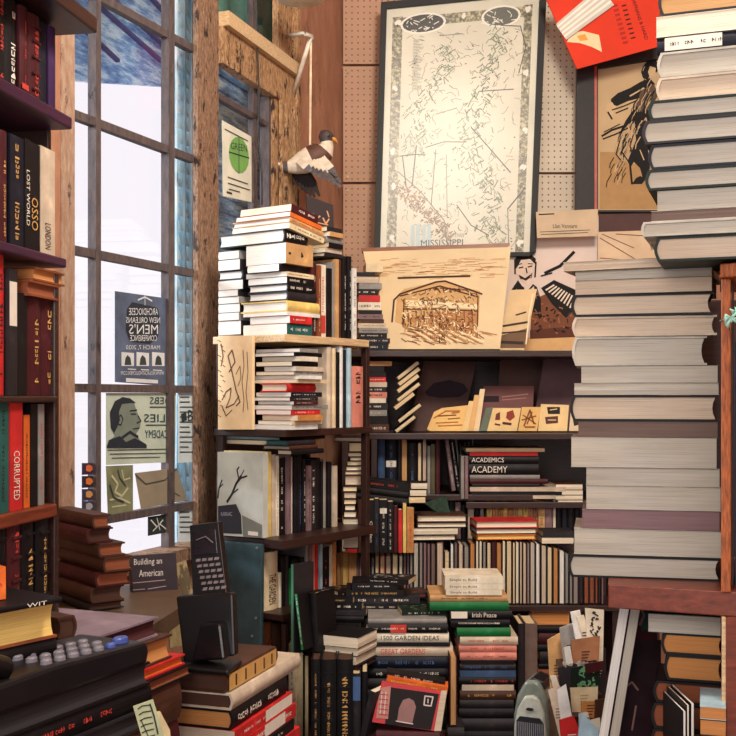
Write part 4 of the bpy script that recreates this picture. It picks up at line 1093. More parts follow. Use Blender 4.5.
# red box book facing out
pr_ = Pl(405, 728, 2.86, yaw=-6, lean=12)
o = pr_.slab('facing_book', [(372, 722), (382, 681), (441, 691), (434, 731)], .034, plain('red_cloth', (196, 40, 46), .5, var=.15)); q = MB()
pr_.blob(q, [(389, 687), (439, 694), (431, 730), (385, 724)], ink_mat((24, 18, 22)), .001); pr_.blob(q, [(380, 688), (391, 686), (388, 719), (376, 718)], ink_mat((186, 130, 120)), .0014)
pr_.blob(q, [(397, 722), (399, 708), (403, 700), (409, 698), (414, 701), (416, 707), (412, 724)], ink_mat((150, 112, 110)), .0018); pr_.strokes(q, [(1, (396, 721), (413, 724)), (1.3, (425, 696), (433, 697), (431, 706), (424, 705), (425, 696)), (1, (428, 699), (428, 703)), (1, (382, 692), (380, 714)), (1, (386, 692), (384, 714))], ink_mat((220, 200, 196)), .0022)
pr_.strokes(q, [(1, (379, 694 + k * 5), (388, 695 + k * 5)) for k in range(5)], ink_mat((190, 50, 50)), .0022); q.build('cover_art', o)
q = MB(); a = [pr_.at(x, y, -.004) for x, y in ((434, 731), (441, 691), (447, 691), (441, 731))]; q.prism(a, -pr_.n * .026, page_mat('bone')); q.build('pages', o); tag(o, 'red book with a black arch-window cover facing out at the bottom middle', 'book')
book(P(376, 743, 2.86), -6, .165, .12, .031, 'ls', 'h', 'maroon', 'cream', 'maroon book lying under the red arch-window book', 'books around the red arch-window book')
book(P(376, 766, 2.86), -6, .165, .12, .060, 'ls', 'h', 'black', 'cream', 'thick black book lying at the bottom under the maroon book', 'books around the red arch-window book')
book(P(386, 684, 2.95), -4, .165, .06, .020, 'ls', 'p', 'orange', 'cream', 'glossy orange book lying slanted above the red arch-window book', 'books around the red arch-window book', roll=9, ink=(236, 190, 90))
book(P(386, 676, 2.97), -4, .16, .05, .012, 'ls', 'p', 'black', 'cream', 'thin black book with pink top edge slanting above the orange book', 'books around the red arch-window book', roll=9, ink='w')
book(P(360, 735, 2.88), -30, .016, .10, .125, 'ss', 'p', 'charcoal', 'ivory', 'thin grey pamphlet leaning between the grey pair and the red arch-window book', 'books around the red arch-window book', roll=14)
# dark uprights and the recess right of the pink pile
row('pair of faded uprights right of the pink books', 3.30, 740, '518.5 525 624 ss h charcoal cream\n525.5 538 624 ss h taupe cream', D=.15, zbase=.44)
pile('recess under the long row', 3.74, 612, '''626 531 571 lf h brown amber
633 538 578 ls h black cream
645 539 576 ls h maroon cream
652 538 577 ls h black cream
664 540 576 ls h charcoal cream
669 539 574 ls h black cream
682 538 566 ls h rust brown''', D=.09)
# ================================================================= HEATER
hx = P(530, 0, 2.72).x
ht = empty('fan_heater', (P(531, 0, 2.8).x, 2.8, .44), math.radians(-24)); tag(ht, 'small rounded grey-green fan heater with a slatted front, beside the middle piles', 'heater')
hm = plain('heater_shell', (112, 118, 108), .35, .1); hd = plain('heater_dark', (26, 26, 30), .3); hl = plain('heater_rim', (176, 178, 166), .3)
zt = Zof(680, 2.8) - .44; w2_ = .047
q = MB(); prof = [(-w2_ * .95, 0), (-w2_, zt * .25), (-w2_, zt * .72), (-w2_ * .8, zt * .87), (-w2_ * .35, zt * .985), (0.01, zt), (w2_ * .5, zt * .975), (w2_ * .88, zt * .85), (w2_, zt * .68), (w2_, zt * .25), (w2_ * .95, 0)]
n0 = len(q.v)
q.prism([(x, -.0, z) for x, z in prof], (0, .10, 0), hm); q.build('shell', ht, bevel=.010)
q = MB(); q.prism([(x * .90, -.010, z * .88 + .004) for x, z in prof], (0, .02, 0), hl); q.build('front_rim', ht, bevel=.005)
q = MB(); q.prism([(-.036, -.0135, .03), (.036, -.0135, .03), (.036, -.0135, zt * .69), (.026, -.0135, zt * .73), (-.026, -.0135, zt * .73), (-.036, -.0135, zt * .69)], (0, .004, 0), hd); gr = q.build('grille', ht, bevel=.001)
q = MB()
for i in range(13): x = -.033 + i * .0055; q.box((x - .0011, -.0165, .034), (x + .0011, -.013, zt * .69), plain('slat_grey', (120, 122, 128), .4))
q.build('slats', gr)
q = MB()
for i in range(1): q.prism([(-.034, .012, zt * .92), (.0, .012, zt * 1.014), (.030, .012, zt * .985), (.034, .012, zt * .93)], (0, .075, 0), hd)
q.build('top_vent', ht, bevel=.003)
q = MB(); q.tube([(0, -.011, zt * .79), (0, -.015, zt * .79)], [.010, .009], hd, 16, flat=.4); q.build('badge', ht)
# ================================================================= RIGHT TOWERS
pile('lower right tower', 1.92, 262, '''271.5 563 712 lf p bone bone a=-24
281 575 712 lf p stone stone a=-22
295 575 712 lf p bone bone a=-20
317 571 713 lh h black bone a=-16
337 572 717 lh h bone bone a=-14
366 572 707 lh h stone stone a=-12
383 581 718 lf p stone stone a=-12
395 574 719 lf p stone stone a=-12
421 570 718 lh h black bone a=-12
437 578 718 lf p taupe taupe a=-12
467 571 717 lf p stone stone a=-12
485.5 586 720 lf p stone stone a=-12
509 586 721 lf p stone stone a=-12
528 582 720 lf p mauve mauve a=-12
554 574 722 lf p stone stone a=-12
577 568 721 lh h black stone a=-12''', yaw=-10, D=.17, group='thick books of the lower right tower')
pile('upper right tower', 1.76, -40, '''-12 660 790 lh h black tan
17 658 790 lh h charcoal tan
38 656 790 lf p ivory ivory
53 657 790 ls h navy stone lb=.06|.5|w i=k
78 657 790 lh h stone stone
101 656 790 lh h bone bone
121 648 790 lh h forest stone
145 642 790 lh h charcoal stone
170 648 790 lh h navy stone
191 645 790 lh h forest stone
211 657 790 lf p stone stone
222 651 790 lf p stone taupe
237 641 790 lh h stone stone
262 654 790 lh h forest bone''', yaw=-20, D=.17, group='thick books of the upper right tower')
# ================================================================= BELOW THE RIGHT SHELF
row('two tall pale folios leaning under the right shelf', 1.95, 760, '''603 612 597 sf p maroon white r=0 L=left_of_two_tall_leaning_folios_with_pale_page_edges_under_the_right_shelf
613 622 600 sf p maroon stone r=0 L=right_of_two_tall_leaning_folios_with_pale_page_edges_under_the_right_shelf''', D=.2, zbase=.30) if False else None
for i, (x, lab, c) in enumerate(((588, 'left of two tall leaning folios with pale page edges under the right shelf', 'white'), (599, 'right of two tall leaning folios with pale page edges under the right shelf', 'stone'))):
    book(Vector((P(x, 790, 1.98).x - .012, 1.98, .702)), -15, .017, .17, .443, 'sf', 'p', 'maroon', c, lab, 'tall folios under the right shelf', roll=9)
pk = Pl(640, 740, 2.04, yaw=8); o = pk.slab('dark_folio', [(629, 601), (656, 603), (662, 760), (606, 760)], .012, cover_mat('maroon')); q = MB()
pk.blob(q, [(627, 640), (661, 640), (661, 758), (609, 758)], plain('folio_dark', (44, 26, 32), .4, var=.6, scale=12), .001); pk.strokes(q, [(3, (640, 604), (644, 616), (640, 625)), (2, (622, 690), (632, 682), (638, 690)), (2, (632, 730), (636, 706)), (1.5, (618, 716), (624, 702))], ink_mat((150, 110, 100)), .002); pk.blob(q, [(640, 602), (652, 603), (650, 628), (642, 632), (638, 618)], ink_mat((44, 70, 62)), .0016); q.build('cover_art', o); tag(o, 'large folio with dark red and black cover standing under the right shelf', 'book')
pile('tan-edged pile under the right shelf', 1.90, 613, '''632 648 721 lf p teal stone D=.16 L=thick_paperback_with_a_colourful_cover_topping_the_tan-edged_pile
654 661 724 lh h black amber D=.16
680 664 724 lh h black amber D=.16
702 653 722 lh h black rust D=.13
728 651 722 lh h black rust D=.13
756 650 722 lh h black rust D=.13
790 650 722 lh h black brown D=.13
828 652 722 lh h brown brown D=.13
860 650 722 lh h black brown D=.13''', yaw=-17, group='tan-edged books under the right shelf')
q = MB(); o = bpy.data.objects.get('book')
zt_ = Zof(613, 1.90); q = MB()
for pts, c in (([(.01, .02), (.05, .03), (.04, .07), (.015, .06)], (60, 90, 150)), ([(.03, .005), (.12, .01), (.11, .03), (.04, .03)], (214, 70, 60)), ([(.06, .05), (.10, .06), (.115, .1), (.07, .09)], (232, 214, 180)), ([(.015, .09), (.05, .1), (.04, .14), (.01, .13)], (40, 50, 90))):
    q.poly([(x + (650 - CX) / F * 1.9, y + 1.905, zt_ + .0004) for x, y in pts], ink_mat(c))
tgt = [o for o in bpy.data.objects if o.get('label', '').startswith('thick paperback with a colourful')][0]
pcv = q.build('cover_print'); pcv.parent = tgt; pcv.matrix_parent_inverse = tgt.matrix_world.inverted()
pile('the little orange-edged pile at the right', 1.74, 706, '''719 700 726 lf p sky amber D=.12
735 700 726 lf p black amber D=.12
750 701 726 lf p charcoal rust D=.12
790 700 726 lf h black rust D=.12
840 698 726 lf h brown rust D=.12
902 698 726 lf h black rust D=.12''', yaw=-17, group='little orange-edged books')
row('thin white pamphlets left of the little orange-edged pile', 1.76, 770, '''684 687 712 sf p black white L=left_of_the_thin_white_pamphlets_beside_the_little_orange-edged_pile n=pamphlet
688 690.5 706 sf p charcoal ivory L=middle_one_of_the_thin_white_pamphlets_beside_the_orange-edged_pile n=pamphlet
691.5 695 704 sf p black white L=right_of_the_thin_white_pamphlets_touching_the_orange-edged_pile n=pamphlet''', D=.12, zbase=.70, group='thin white pamphlets')
# ================================================================= FRAMED MAP
frame_black = plain('black_frame', (14, 12, 15), .6)
pm = Pl(380, 250, 4.34, yaw=1, lean=2)
fo, fi = [(374, 252), (381, 2), (547, -14), (536, 252)], [(380, 256), (387, 8), (540, -7), (530, 256)]
mo = empty('framed_map', pm.at(460, 130)); tag(mo, 'large framed illustrated map hanging in a black frame on the back wall', 'picture')
mo_inv = Matrix.Translation(-mo.location)
def kid(o, par=None): o.parent = par or mo; o.matrix_parent_inverse = (par or mo).matrix_world.inverted() if par else mo_inv; return o
bpy.context.view_layer.update()
q = MB()
for a in range(4):
    b = (a + 1) % 4; q.prism([pm.at(*fo[a], .018), pm.at(*fo[b], .018), pm.at(*fi[b], .018), pm.at(*fi[a], .018)], -pm.n * .03, frame_black)
kid(q.build('frame'))
mp_paper = plain('map_paper', (216, 212, 192), .8, var=.13, scale=2.5)
sh = kid(pm.slab('map_sheet', fi, .006, mp_paper))
q = MB()
def mx(u, v):   # map sheet coordinates 0..1
    a = Vector(fi[1]).lerp(Vector(fi[2]), u); b = Vector(fi[0]).lerp(Vector(fi[3]), u); return tuple(a.lerp(b, v))
m, nt, b = base_mat('vine_border'); n1 = noise(nt, 70, detail=5, rough=.7)
nt.links.new(ramp(nt, n1, [(.40, lin((60, 50, 36))), (.5, lin((116, 108, 72))), (.6, lin((196, 190, 150)))]), b.inputs['Base Color']); vine = m
for (u0, u1, v0, v1) in ((.04, .105, .04, 1), (.90, .955, .04, 1), (.05, .95, .045, .085)): pm.blob(q, [mx(u0, v0), mx(u1, v0), mx(u1, v1), mx(u0, v1)], vine, .0005)
wm = ink_mat((236, 232, 220)); km = ink_mat((20, 18, 18)); gm = ink_mat((110, 128, 92)); tm = ink_mat((150, 112, 70)); lm = ink_mat((120, 116, 100))
hm_ = ink_mat((70, 74, 62)); rr_ = random.Random(5)
def oval(u, v, ru_, rv, mat, off, n=18): pm.blob(q, [mx(u + ru_ * math.cos(t * 6.283 / n), v + rv * math.sin(t * 6.283 / n)) for t in range(n)], mat, off)
oval(.24, .075, .15, .042, wm, .0009); oval(.24, .075, .135, .035, km, .0011); oval(.75, .075, .13, .042, wm, .0009); oval(.75, .075, .115, .035, ink_mat((84, 88, 76)), .0011)
for c in (.2, .7):
    for k in range(22):
        u = c + rr_.uniform(-.06, .12); v = .075 + rr_.uniform(-.026, .026); pm.strokes(q, [(.8, mx(u, v), mx(u + rr_.uniform(-.03, .04), v + rr_.uniform(-.012, .012)))], wm, .0014)
for u, v in ((.072, .06), (.5, .06), (.93, .06), (.072, .33), (.072, .58), (.072, .72), (.072, .93), (.93, .30), (.93, .52), (.93, .66), (.93, .95)):
    for k in range(5): oval(u + rr_.uniform(-.014, .014), v + rr_.uniform(-.008, .008), .011, .008, wm, .0012 + k * .00012, 8)
def curl(u, v, l, m, w):
    a = rr_.uniform(0, 6.28); pts = [mx(u, v)]
    for k in range(4): a += rr_.uniform(-.9, .9); u += math.cos(a) * l; v += math.sin(a) * l * .6; pts.append(mx(u, v))
    pm.strokes(q, [[w] + pts], m, .0010)
for k in range(240): curl(rr_.uniform(.14, .87), rr_.uniform(.12, .97), rr_.uniform(.006, .02), rr_.choice((lm, gm, lm, tm)), .5)
# river parishes: hatch clusters, plots, tracks
def cluster(pts, n, spread, mat, ln=.035, w=.8):
    for k in range(n):
        t = rr_.uniform(0, len(pts) - 1.001); i = int(t); p = Vector(pts[i]).lerp(Vector(pts[i + 1]), t - i)
        u = p.x + rr_.gauss(0, spread); v = p.y + rr_.gauss(0, spread * .5); a = rr_.uniform(-.5, .5) + (1 if rr_.random() < .5 else 2.4)
        l = ln * rr_.uniform(.4, 1); pm.strokes(q, [(w * rr_.uniform(.6, 1.3), mx(u, v), mx(u + math.cos(a) * l, v + math.sin(a) * l * .6))], mat, .0008 + rr_.uniform(0, .0004))
cluster([(.40, .16), (.42, .25), (.32, .32), (.22, .42), (.20, .52), (.25, .58)], 150, .045, gm, .045); cluster([(.40, .16), (.42, .25), (.30, .34), (.22, .46)], 60, .045, hm_, .03, .5)
cluster([(.78, .12), (.72, .2), (.66, .3), (.60, .42), (.56, .5), (.60, .6), (.68, .7), (.75, .78), (.72, .88), (.78, .96)], 210, .05, gm, .05, 1.0); cluster([(.78, .14), (.66, .3), (.60, .45), (.62, .62), (.72, .74), (.76, .92)], 130, .05, hm_, .04, .6)
cluster([(.12, .72), (.22, .78), (.36, .84), (.44, .92)], 150, .035, tm, .03, 1.2); cluster([(.14, .74), (.30, .82), (.42, .92)], 70, .035, ink_mat((90, 66, 44)), .02, 1.1)
for st in ([1.1, (.10, .66), (.25, .74), (.42, .86), (.46, 1)], [1, (.11, .60), (.22, .595), (.28, .6)], [1.2, (.22, .56), (.20, .72)], [1, (.13, .6), (.16, .72)], [.9, (.28, .57), (.40, .55), (.55, .555)], [1, (.58, .5), (.7, .58), (.85, .68)], [1.2, (.84, .82), (.95, .74)], [1, (.84, .82), (.86, 1)], [.9, (.5, .8), (.6, .88), (.72, .92)], [.9, (.62, .36), (.85, .36)], [.8, (.35, .58), (.33, .8)], [.8, (.42, .6), (.44, .85)], [.8, (.35, .13), (.5, .13)], [.8, (.34, .44), (.48, .42)], [.9, (.75, .11), (.88, .12), (.92, .2), (.88, .3)]):
    pm.strokes(q, [[st[0]] + [mx(*p) for p in st[1:]]], lm if rr_.random() < .5 else km, .0013)
for k in range(60): u, v = rr_.uniform(.15, .88), rr_.uniform(.13, .98); pm.strokes(q, [(1, mx(u, v), mx(u + .008, v))], km, .0012)
for k in range(34): pm.strokes(q, [(.5, mx(.18, .14 + k * .006), mx(.18 + rr_.uniform(.03, .07), .14 + k * .006))], lm, .0012)
bl = ink_mat((176, 200, 204)); 
for x in (0, .035, .075, .11): pm.blob(q, [mx(.20 + x, .88), mx(.225 + x, .87), mx(.228 + x, .97), mx(.205 + x, .97)], bl, .0011)
pm.text(q, 'MISSISSIPPI', 421, 240, 463, 246.5, km, .0015, slope=-1); pm.text(q, 'IN CAPTIVES', 442, 233.5, 464, 237, lm, .0015)
kid(q.build('map_drawing'), sh)
gp = bpy.data.materials.new('picture_glass'); gp.use_nodes = True; nt = gp.node_tree
for n in list(nt.nodes):
    if n.type != 'OUTPUT_MATERIAL': nt.nodes.remove(n)
tr = nt.nodes.new('ShaderNodeBsdfTransparent'); gl = nt.nodes.new('ShaderNodeBsdfGlossy'); gl.inputs['Roughness'].default_value = .35
ms = nt.nodes.new('ShaderNodeMixShader'); ms.inputs[0].default_value = .03
nt.links.new(tr.outputs[0], ms.inputs[1]); nt.links.new(gl.outputs[0], ms.inputs[2]); nt.links.new(ms.outputs[0], [n for n in nt.nodes if n.type == 'OUTPUT_MATERIAL'][0].inputs[0])
kid(pm.slab('glass', fi, .002, gp, off=.008))
# ================================================================= DANCER PICTURE
pd = Pl(620, 130, 4.36, yaw=-2, lean=2)
dk = plain('scuffed_frame', (26, 20, 22), .6, var=.5, scale=30)
fo, fi = [(576, 212), (577, 55), (675, 40), (675, 212)], [(598, 210), (598, 68), (662, 58), (662, 210)]
o = empty('dancer_picture', pd.at(620, 130)); tag(o, 'dark framed ink picture of a bending dancer, partly behind the upper book tower', 'picture'); bpy.context.view_layer.update()
q = MB()
for a in range(4):
    b = (a + 1) % 4; q.prism([pd.at(*fo[a], .02), pd.at(*fo[b], .02), pd.at(*fi[b], .02), pd.at(*fi[a], .02)], -pd.n * .03, dk)
kid(q.build('frame'), o)
q = MB(); q.prism([pd.at(594.5, 210, .021), pd.at(594.5, 66, .021), pd.at(597, 66, .021), pd.at(597, 210, .021)], -pd.n * .004, plain('red_fillet', (170, 60, 36), .4)); kid(q.build('fillet'), o)
s2 = kid(pd.slab('picture_sheet', fi, .006, plain('tan_sheet', (196, 168, 128), .8, var=.1, scale=4)), o)
q = MB(); pd.blob(q, [(600, 152), (662, 152), (662, 209), (600, 209)], ink_mat((176, 138, 92)), .0006)
blot = lambda pts, off=.0012, m=km: pd.blob(q, pts, m, off)
blot([(643, 66), (648, 60), (655, 59), (660, 66), (657, 72), (650, 74), (648, 80), (643, 78), (641, 72)]); blot([(650, 66), (656, 68), (655, 76), (650, 78), (648, 72)], .0016, ink_mat((206, 176, 136)))
blot([(611, 99), (618, 93), (630, 88), (640, 82), (650, 78), (655, 84), (651, 92), (640, 98), (628, 101), (617, 106), (611, 104)])
blot([(641, 90), (654, 84), (658, 96), (650, 108), (642, 112), (636, 106)], .0014, ink_mat((92, 74, 58)))
blot([(606, 104), (612, 102), (616, 108), (612, 118), (607, 112)], .0014, ink_mat((206, 176, 136)))
blot([(636, 106), (646, 108), (654, 114), (652, 128), (640, 140), (626, 150), (617, 146), (618, 136), (626, 120)], .0013)
blot([(618, 136), (634, 118), (646, 120), (648, 140), (640, 160), (634, 164), (620, 160), (614, 150)], .0015, ink_mat((188, 160, 122)))
blot([(634, 116), (650, 114), (654, 130), (648, 150), (650, 168), (644, 182), (640, 168), (634, 162), (630, 168), (628, 160), (636, 140)], .0018)
blot([(640, 176), (646, 178), (642, 184), (632, 184), (636, 178)], .002)
pd.strokes(q, [(2, (602, 136), (612, 130), (624, 126), (636, 118)), (1.4, (603, 139), (616, 134), (628, 128)), (1.2, (612, 110), (624, 106), (638, 100)), (1.2, (620, 140), (616, 154), (622, 162)), (1.2, (626, 134), (622, 152), (630, 164)), (1.2, (636, 126), (630, 146), (634, 160)), (1, (642, 122), (638, 140)), (2, (630, 164), (632, 184)), (1.6, (608, 112), (612, 119)), (1.2, (616, 113), (628, 108)), (1, (604, 132), (620, 124))], km, .0022)
pd.strokes(q, [(1.4, (630, 96), (644, 88)), (1.2, (640, 124), (646, 118), (648, 132)), (1, (640, 150), (644, 160))], ink_mat((206, 176, 136)), .0026); rr_ = random.Random(21)
for k in range(90):
    t = rr_.random(); x = 650 - t * 30 + rr_.gauss(0, 5); y = 84 + t * 80 + rr_.gauss(0, 8); l = rr_.uniform(4, 14)
    if x > 600: pd.strokes(q, [(rr_.uniform(.4, 1), (x, y), (x - l * .35, y + l * .6), (x - l * .4, y + l))], rr_.choice((km, km, ink_mat((206, 176, 136)))), .0028)
kid(q.build('drawing'), s2)
# ================================================================= RED HANGING BOOK
ph_ = Pl(600, 40, 4.22, yaw=-4, lean=-4); rdm = plain('scarlet_cover', (222, 54, 22), .8, var=.10, scale=5)
o = ph_.slab('red_booklet', [(543, -8), (577, 69), (657, 47), (662, -30)], .008, rdm); tag(o, 'bright orange-red booklet hanging open and tilted at the top of the wall', 'booklet')
q = MB(); bot = ph_.at
for k in range(9):
    t = k / 8; q.prism([ph_.at(556 + t * 9, 24 + t * 13, .001 + .001 * k), ph_.at(600 + t * 12, -14 + t * 16, .001 + .001 * k), ph_.at(602 + t * 12, -11 + t * 16, .001 + .001 * k), ph_.at(557 + t * 9, 27 + t * 13, .001 + .001 * k)], ph_.n * .0006, paper('leaf%d' % (k % 2), (240, 234, 220) if k % 2 else (206, 198, 186)))
q2 = q.build('pages', o)
q = MB(); ph_.blob(q, [(567, 42), (571, 33), (583, 31), (599, 35), (602, 52), (592, 47), (580, 43)], ink_mat((240, 214, 168)), .0016); ph_.blob(q, [(577, 36), (585, 34), (588, 40), (580, 41)], ink_mat((226, 160, 70)), .002)
for k, (x, n) in enumerate(((613, 9), (623, 8))):
    for j in range(n): ph_.strokes(q, [(2.2 if k == 0 else 1.4, (x + j * 1.3 - k, 6 + j * 4.6), (x + 4 + j * 1.3 - k, 5 + j * 4.6))], ink_mat((176, 40, 30)) if k == 0 else ink_mat((70, 26, 24)), .002)
add_text(q, 'ORPHANS & HARD', ph_.at(631, -2, .002), ph_.at(645, 40, .002) - ph_.at(631, -2, .002), ph_.at(634.5, -3, .002) - ph_.at(631, -2, .002), ink_mat((96, 24, 22))); q.build('cover_print', o)
# ================================================================= LITHOGRAPH BOARD ON THE LEDGE
pl_ = Pl(440, 349.3, 3.98, yaw=-4, lean=14)
o = pl_.slab('temple_lithograph', [(385, 349), (363, 251), (508, 246), (496, 349)], .022, plain('litho_paper', (226, 202, 160), .7, var=.12, scale=4)); tag(o, 'cream lithograph board of a temple front in sepia, leaning on the top ledge', 'picture')
q = MB(); b1 = [pl_.at(x, y, .0008) for x, y in ((362, 251.5), (361, 248), (510, 243), (508.5, 247))]; q.prism(b1, -pl_.n * .024, wood_mat('litho_edge', (110, 60, 40), (150, 90, 60))); b2 = [pl_.at(x, y, .0008) for x, y in ((496, 349), (508, 246), (511, 246), (500, 349))]; q.prism(b2, -pl_.n * .024, MATS.get(('plain', 'litho_paper'))); q.build('edge', o)
q = MB(); sp = ink_mat((122, 74, 44)); sp2 = ink_mat((186, 134, 84)); dk2 = ink_mat((76, 44, 30)); hi = ink_mat((240, 222, 180))
pl_.blob(q, [(395, 322), (397, 296), (404, 289), (440, 281), (480, 291), (479, 318), (476, 341), (440, 340), (420, 330)], ink_mat((208, 166, 112)), .0006)
pl_.blob(q, [(404, 318), (430, 316), (478, 310), (476, 338), (446, 334), (420, 326)], sp2, .0009); pl_.blob(q, [(406, 300), (478, 304), (478, 309), (406, 306)], hi, .0012)
S = [(1.8, (392, 322), (394, 300), (400, 294), (436, 282), (445, 281), (482, 294)), (1.4, (400, 296), (440, 286), (478, 297)), (1.2, (403, 326), (404, 300)), (2, (398, 278), (430, 277), (470, 276)), (1.2, (440, 288), (466, 290), (472, 294), (468, 298)), (1.2, (478, 296), (477, 342)), (1.4, (404, 309), (440, 309), (477, 311))]
pl_.strokes(q, S, dk2, .0016); rr_ = random.Random(8)
for x in range(408, 476, 8): pl_.strokes(q, [(1.1, (x, 311), (x + .5, 322))], sp, .0015)
for k in range(110):
    x = rr_.uniform(402, 476); y = rr_.uniform(312, 324) + (x - 402) * .16; pl_.strokes(q, [(rr_.uniform(.8, 1.8), (x, y), (x + rr_.uniform(-3, 3), y + rr_.uniform(0, 5)))], rr_.choice((sp, dk2, hi, sp2)), .0012 + rr_.uniform(0, .0006))
for k in range(12): x = 404 + k * 5.2; pl_.strokes(q, [(2.2, (x, 326 + k * .6), (x + 22, 340 + k * .4 if k < 9 else 342))], hi if k % 2 else sp2, .002)
for k in range(20): x = rr_.uniform(424, 464); pl_.strokes(q, [(1.2, (x, 287 + rr_.uniform(0, 4)), (x + rr_.uniform(1, 4), 288 + rr_.uniform(0, 5)))], rr_.choice((sp, dk2)), .002)
for k in range(420):
    x = rr_.gauss(438, 22); y = rr_.gauss(312, 15)
    if not (400 < x < 478 and 288 < y < 340): continue
    a = rr_.choice((0.15, .9, 1.57, -.5)) + rr_.uniform(-.2, .2); l = rr_.uniform(1.5, 6); pl_.strokes(q, [(rr_.uniform(.4, 1.0), (x, y), (x + math.cos(a) * l, y + math.sin(a) * l))], rr_.choice((sp, sp2, dk2, sp, hi)), .0024 + rr_.uniform(0, .0005))
for k in range(90): x = rr_.uniform(376, 494); y = rr_.uniform(258, 280); pl_.strokes(q, [(.5, (x, y), (x + rr_.uniform(4, 16), y - rr_.uniform(0, .8)))], sp2, .0008)
for k in range(50): x = rr_.uniform(398, 486); y = rr_.uniform(326, 344); pl_.strokes(q, [(.8, (x, y), (x + rr_.uniform(4, 12), y + rr_.uniform(1, 4)))], rr_.choice((sp2, sp)), .0026)
q.build('drawing', o)
# ================================================================= PIANO POSTER and its neighbours
pp = Pl(540, 349.5, 4.32, yaw=-2, lean=5)
o = pp.slab('piano_poster', [(462, 352), (459, 214), (599, 211), (596, 352)], .006, plain('rose_white_paper', (222, 202, 190), .6, var=.07, scale=3)); tag(o, 'pale poster of a smiling man at a piano behind the lithograph', 'poster')
q = MB(); pp.blob(q, [(532, 300), (555, 290), (577, 300), (577, 336), (530, 338)], ink_mat((124, 74, 50)), .0008); pp.blob(q, [(498, 338), (597, 336), (597, 350), (498, 351)], ink_mat((226, 180, 124)), .0009); pp.blob(q, [(530, 330), (577, 326), (577, 337), (530, 339)], ink_mat((96, 52, 36)), .0011)
pp.blob(q, [(516, 262), (521, 256), (530, 256), (535, 262), (536, 272), (533, 281), (527, 285), (520, 280), (516, 272)], ink_mat((226, 202, 184)), .0014)
pp.blob(q, [(515, 270), (514, 260), (520, 254), (530, 253), (536, 259), (535, 264), (530, 259), (521, 260), (518, 266)], km, .002)
pp.blob(q, [(510, 292), (518, 280), (522, 286), (528, 290), (533, 284), (537, 287), (541, 300), (541, 312), (510, 312)], km, .0018)
pp.blob(q, [(524, 287), (529, 291), (534, 286), (535, 300), (528, 306)], ink_mat((222, 200, 184)), .0022)
pp.strokes(q, [(1.2, (519, 268), (523, 267)), (1.2, (528, 267), (532, 266)), (1.4, (520, 276), (525, 279), (531, 275)), (1.2, (526, 268), (527, 273)), (3, (545, 273), (560, 266), (574, 252)), (1.5, (541, 276), (552, 273)), (1.6, (515, 262), (515, 274)), (1.6, (536, 262), (535, 277))], km, .0026)
pp.blob(q, [(541, 288), (554, 280), (576, 290), (578, 306), (566, 318), (552, 304)], km, .002)
for k in range(9): pp.strokes(q, [(1.6, (546 + k * 3, 290 + k * 2.2), (554 + k * 2.6, 285 + k * 1.5))], ink_mat((232, 216, 196)), .0026)
rr_ = random.Random(3)
for k in range(60): x = rr_.uniform(534, 574); y = rr_.uniform(294, 334); pp.strokes(q, [(rr_.uniform(1, 2), (x, y), (x + rr_.uniform(-4, 4), y + rr_.uniform(-3, 4)))], rr_.choice((km, ink_mat((160, 100, 66)), ink_mat((70, 40, 34)))), .0018 + rr_.uniform(0, .0004))
for k in range(36): x = rr_.uniform(512, 540); y = rr_.uniform(288, 311); pp.strokes(q, [(.7, (x, y), (x + rr_.uniform(-2, 2), y + rr_.uniform(2, 6)))], ink_mat((150, 128, 116)), .0030)
pp.strokes(q, [(.8, (517, 265), (522, 263.5)), (.8, (528, 263.5), (533, 264)), (.8, (519, 275), (521, 279)), (.8, (532, 273), (531, 278)), (1, (521, 278), (526, 280), (530, 277))], km, .0032)
q.build('drawing', o)
pc2 = Pl(568, 225, 4.28, yaw=-2, lean=5); o = pc2.slab('poster_label', [(536, 212), (598, 209), (597, 236), (537, 238)], .0015, paper('cardtan', (206, 182, 152))); tag(o, 'small tan caption card at the top right of the piano poster', 'card')
q = MB(); pc2.text(q, 'Llan Vannarn', 553, 224, 577, 228, km); pc2.strokes(q, [(1.2, (539, 214.5), (554, 213.8)), (.6, (540, 232), (590, 230)), (.6, (541, 234.5), (588, 232.5))], km); q.build('printing', o)
pc3 = Pl(512, 350, 4.06, yaw=-10, lean=9); o = pc3.slab('landscape_card', [(497, 350), (510, 290), (537, 289), (524, 350)], .003, paper('card2', (226, 196, 150))); tag(o, 'tall cream landscape card leaning beside the temple lithograph', 'card')
q = MB(); pc3.blob(q, [(499, 336), (528, 328), (525, 348), (498, 348)], ink_mat((120, 92, 70)), .0008); pc3.strokes(q, [(2, (503, 326), (528, 322)), (1.6, (502, 333), (526, 331)), (3, (500, 342), (523, 343)), (1.4, (516, 315), (526, 312))], ink_mat((60, 46, 42)), .0014); pc3.strokes(q, [(1.4, (533, 294), (529, 316), (526, 344))], ink_mat((246, 226, 190)), .0016); q.build('drawing', o)
pc4 = Pl(620, 262, 4.30, yaw=-3, lean=10); o = pc4.slab('sketch_card', [(598, 232), (660, 230), (662, 352), (598, 352)], .003, paper('card3', (216, 188, 156))); tag(o, 'tan card with faint pencil lines behind the lower right tower', 'card')
q = MB(); pc4.strokes(q, [(1, (600, 238), (640, 262)), (.9, (602, 234), (634, 248)), (.9, (600, 258), (650, 262)), (1, (616, 234), (648, 236), (652, 250)), (.8, (602, 264), (640, 268))], ink_mat((120, 96, 78))); q.build('pencil_lines', o)
pc5 = Pl(620, 225, 4.34, yaw=-3, lean=3); o = pc5.slab('dark_card', [(599, 214), (664, 212), (664, 352), (599, 352)], .004, paper('mauvecard', (84, 58, 56))); tag(o, 'dark brown card standing behind the tan pencil card', 'card')
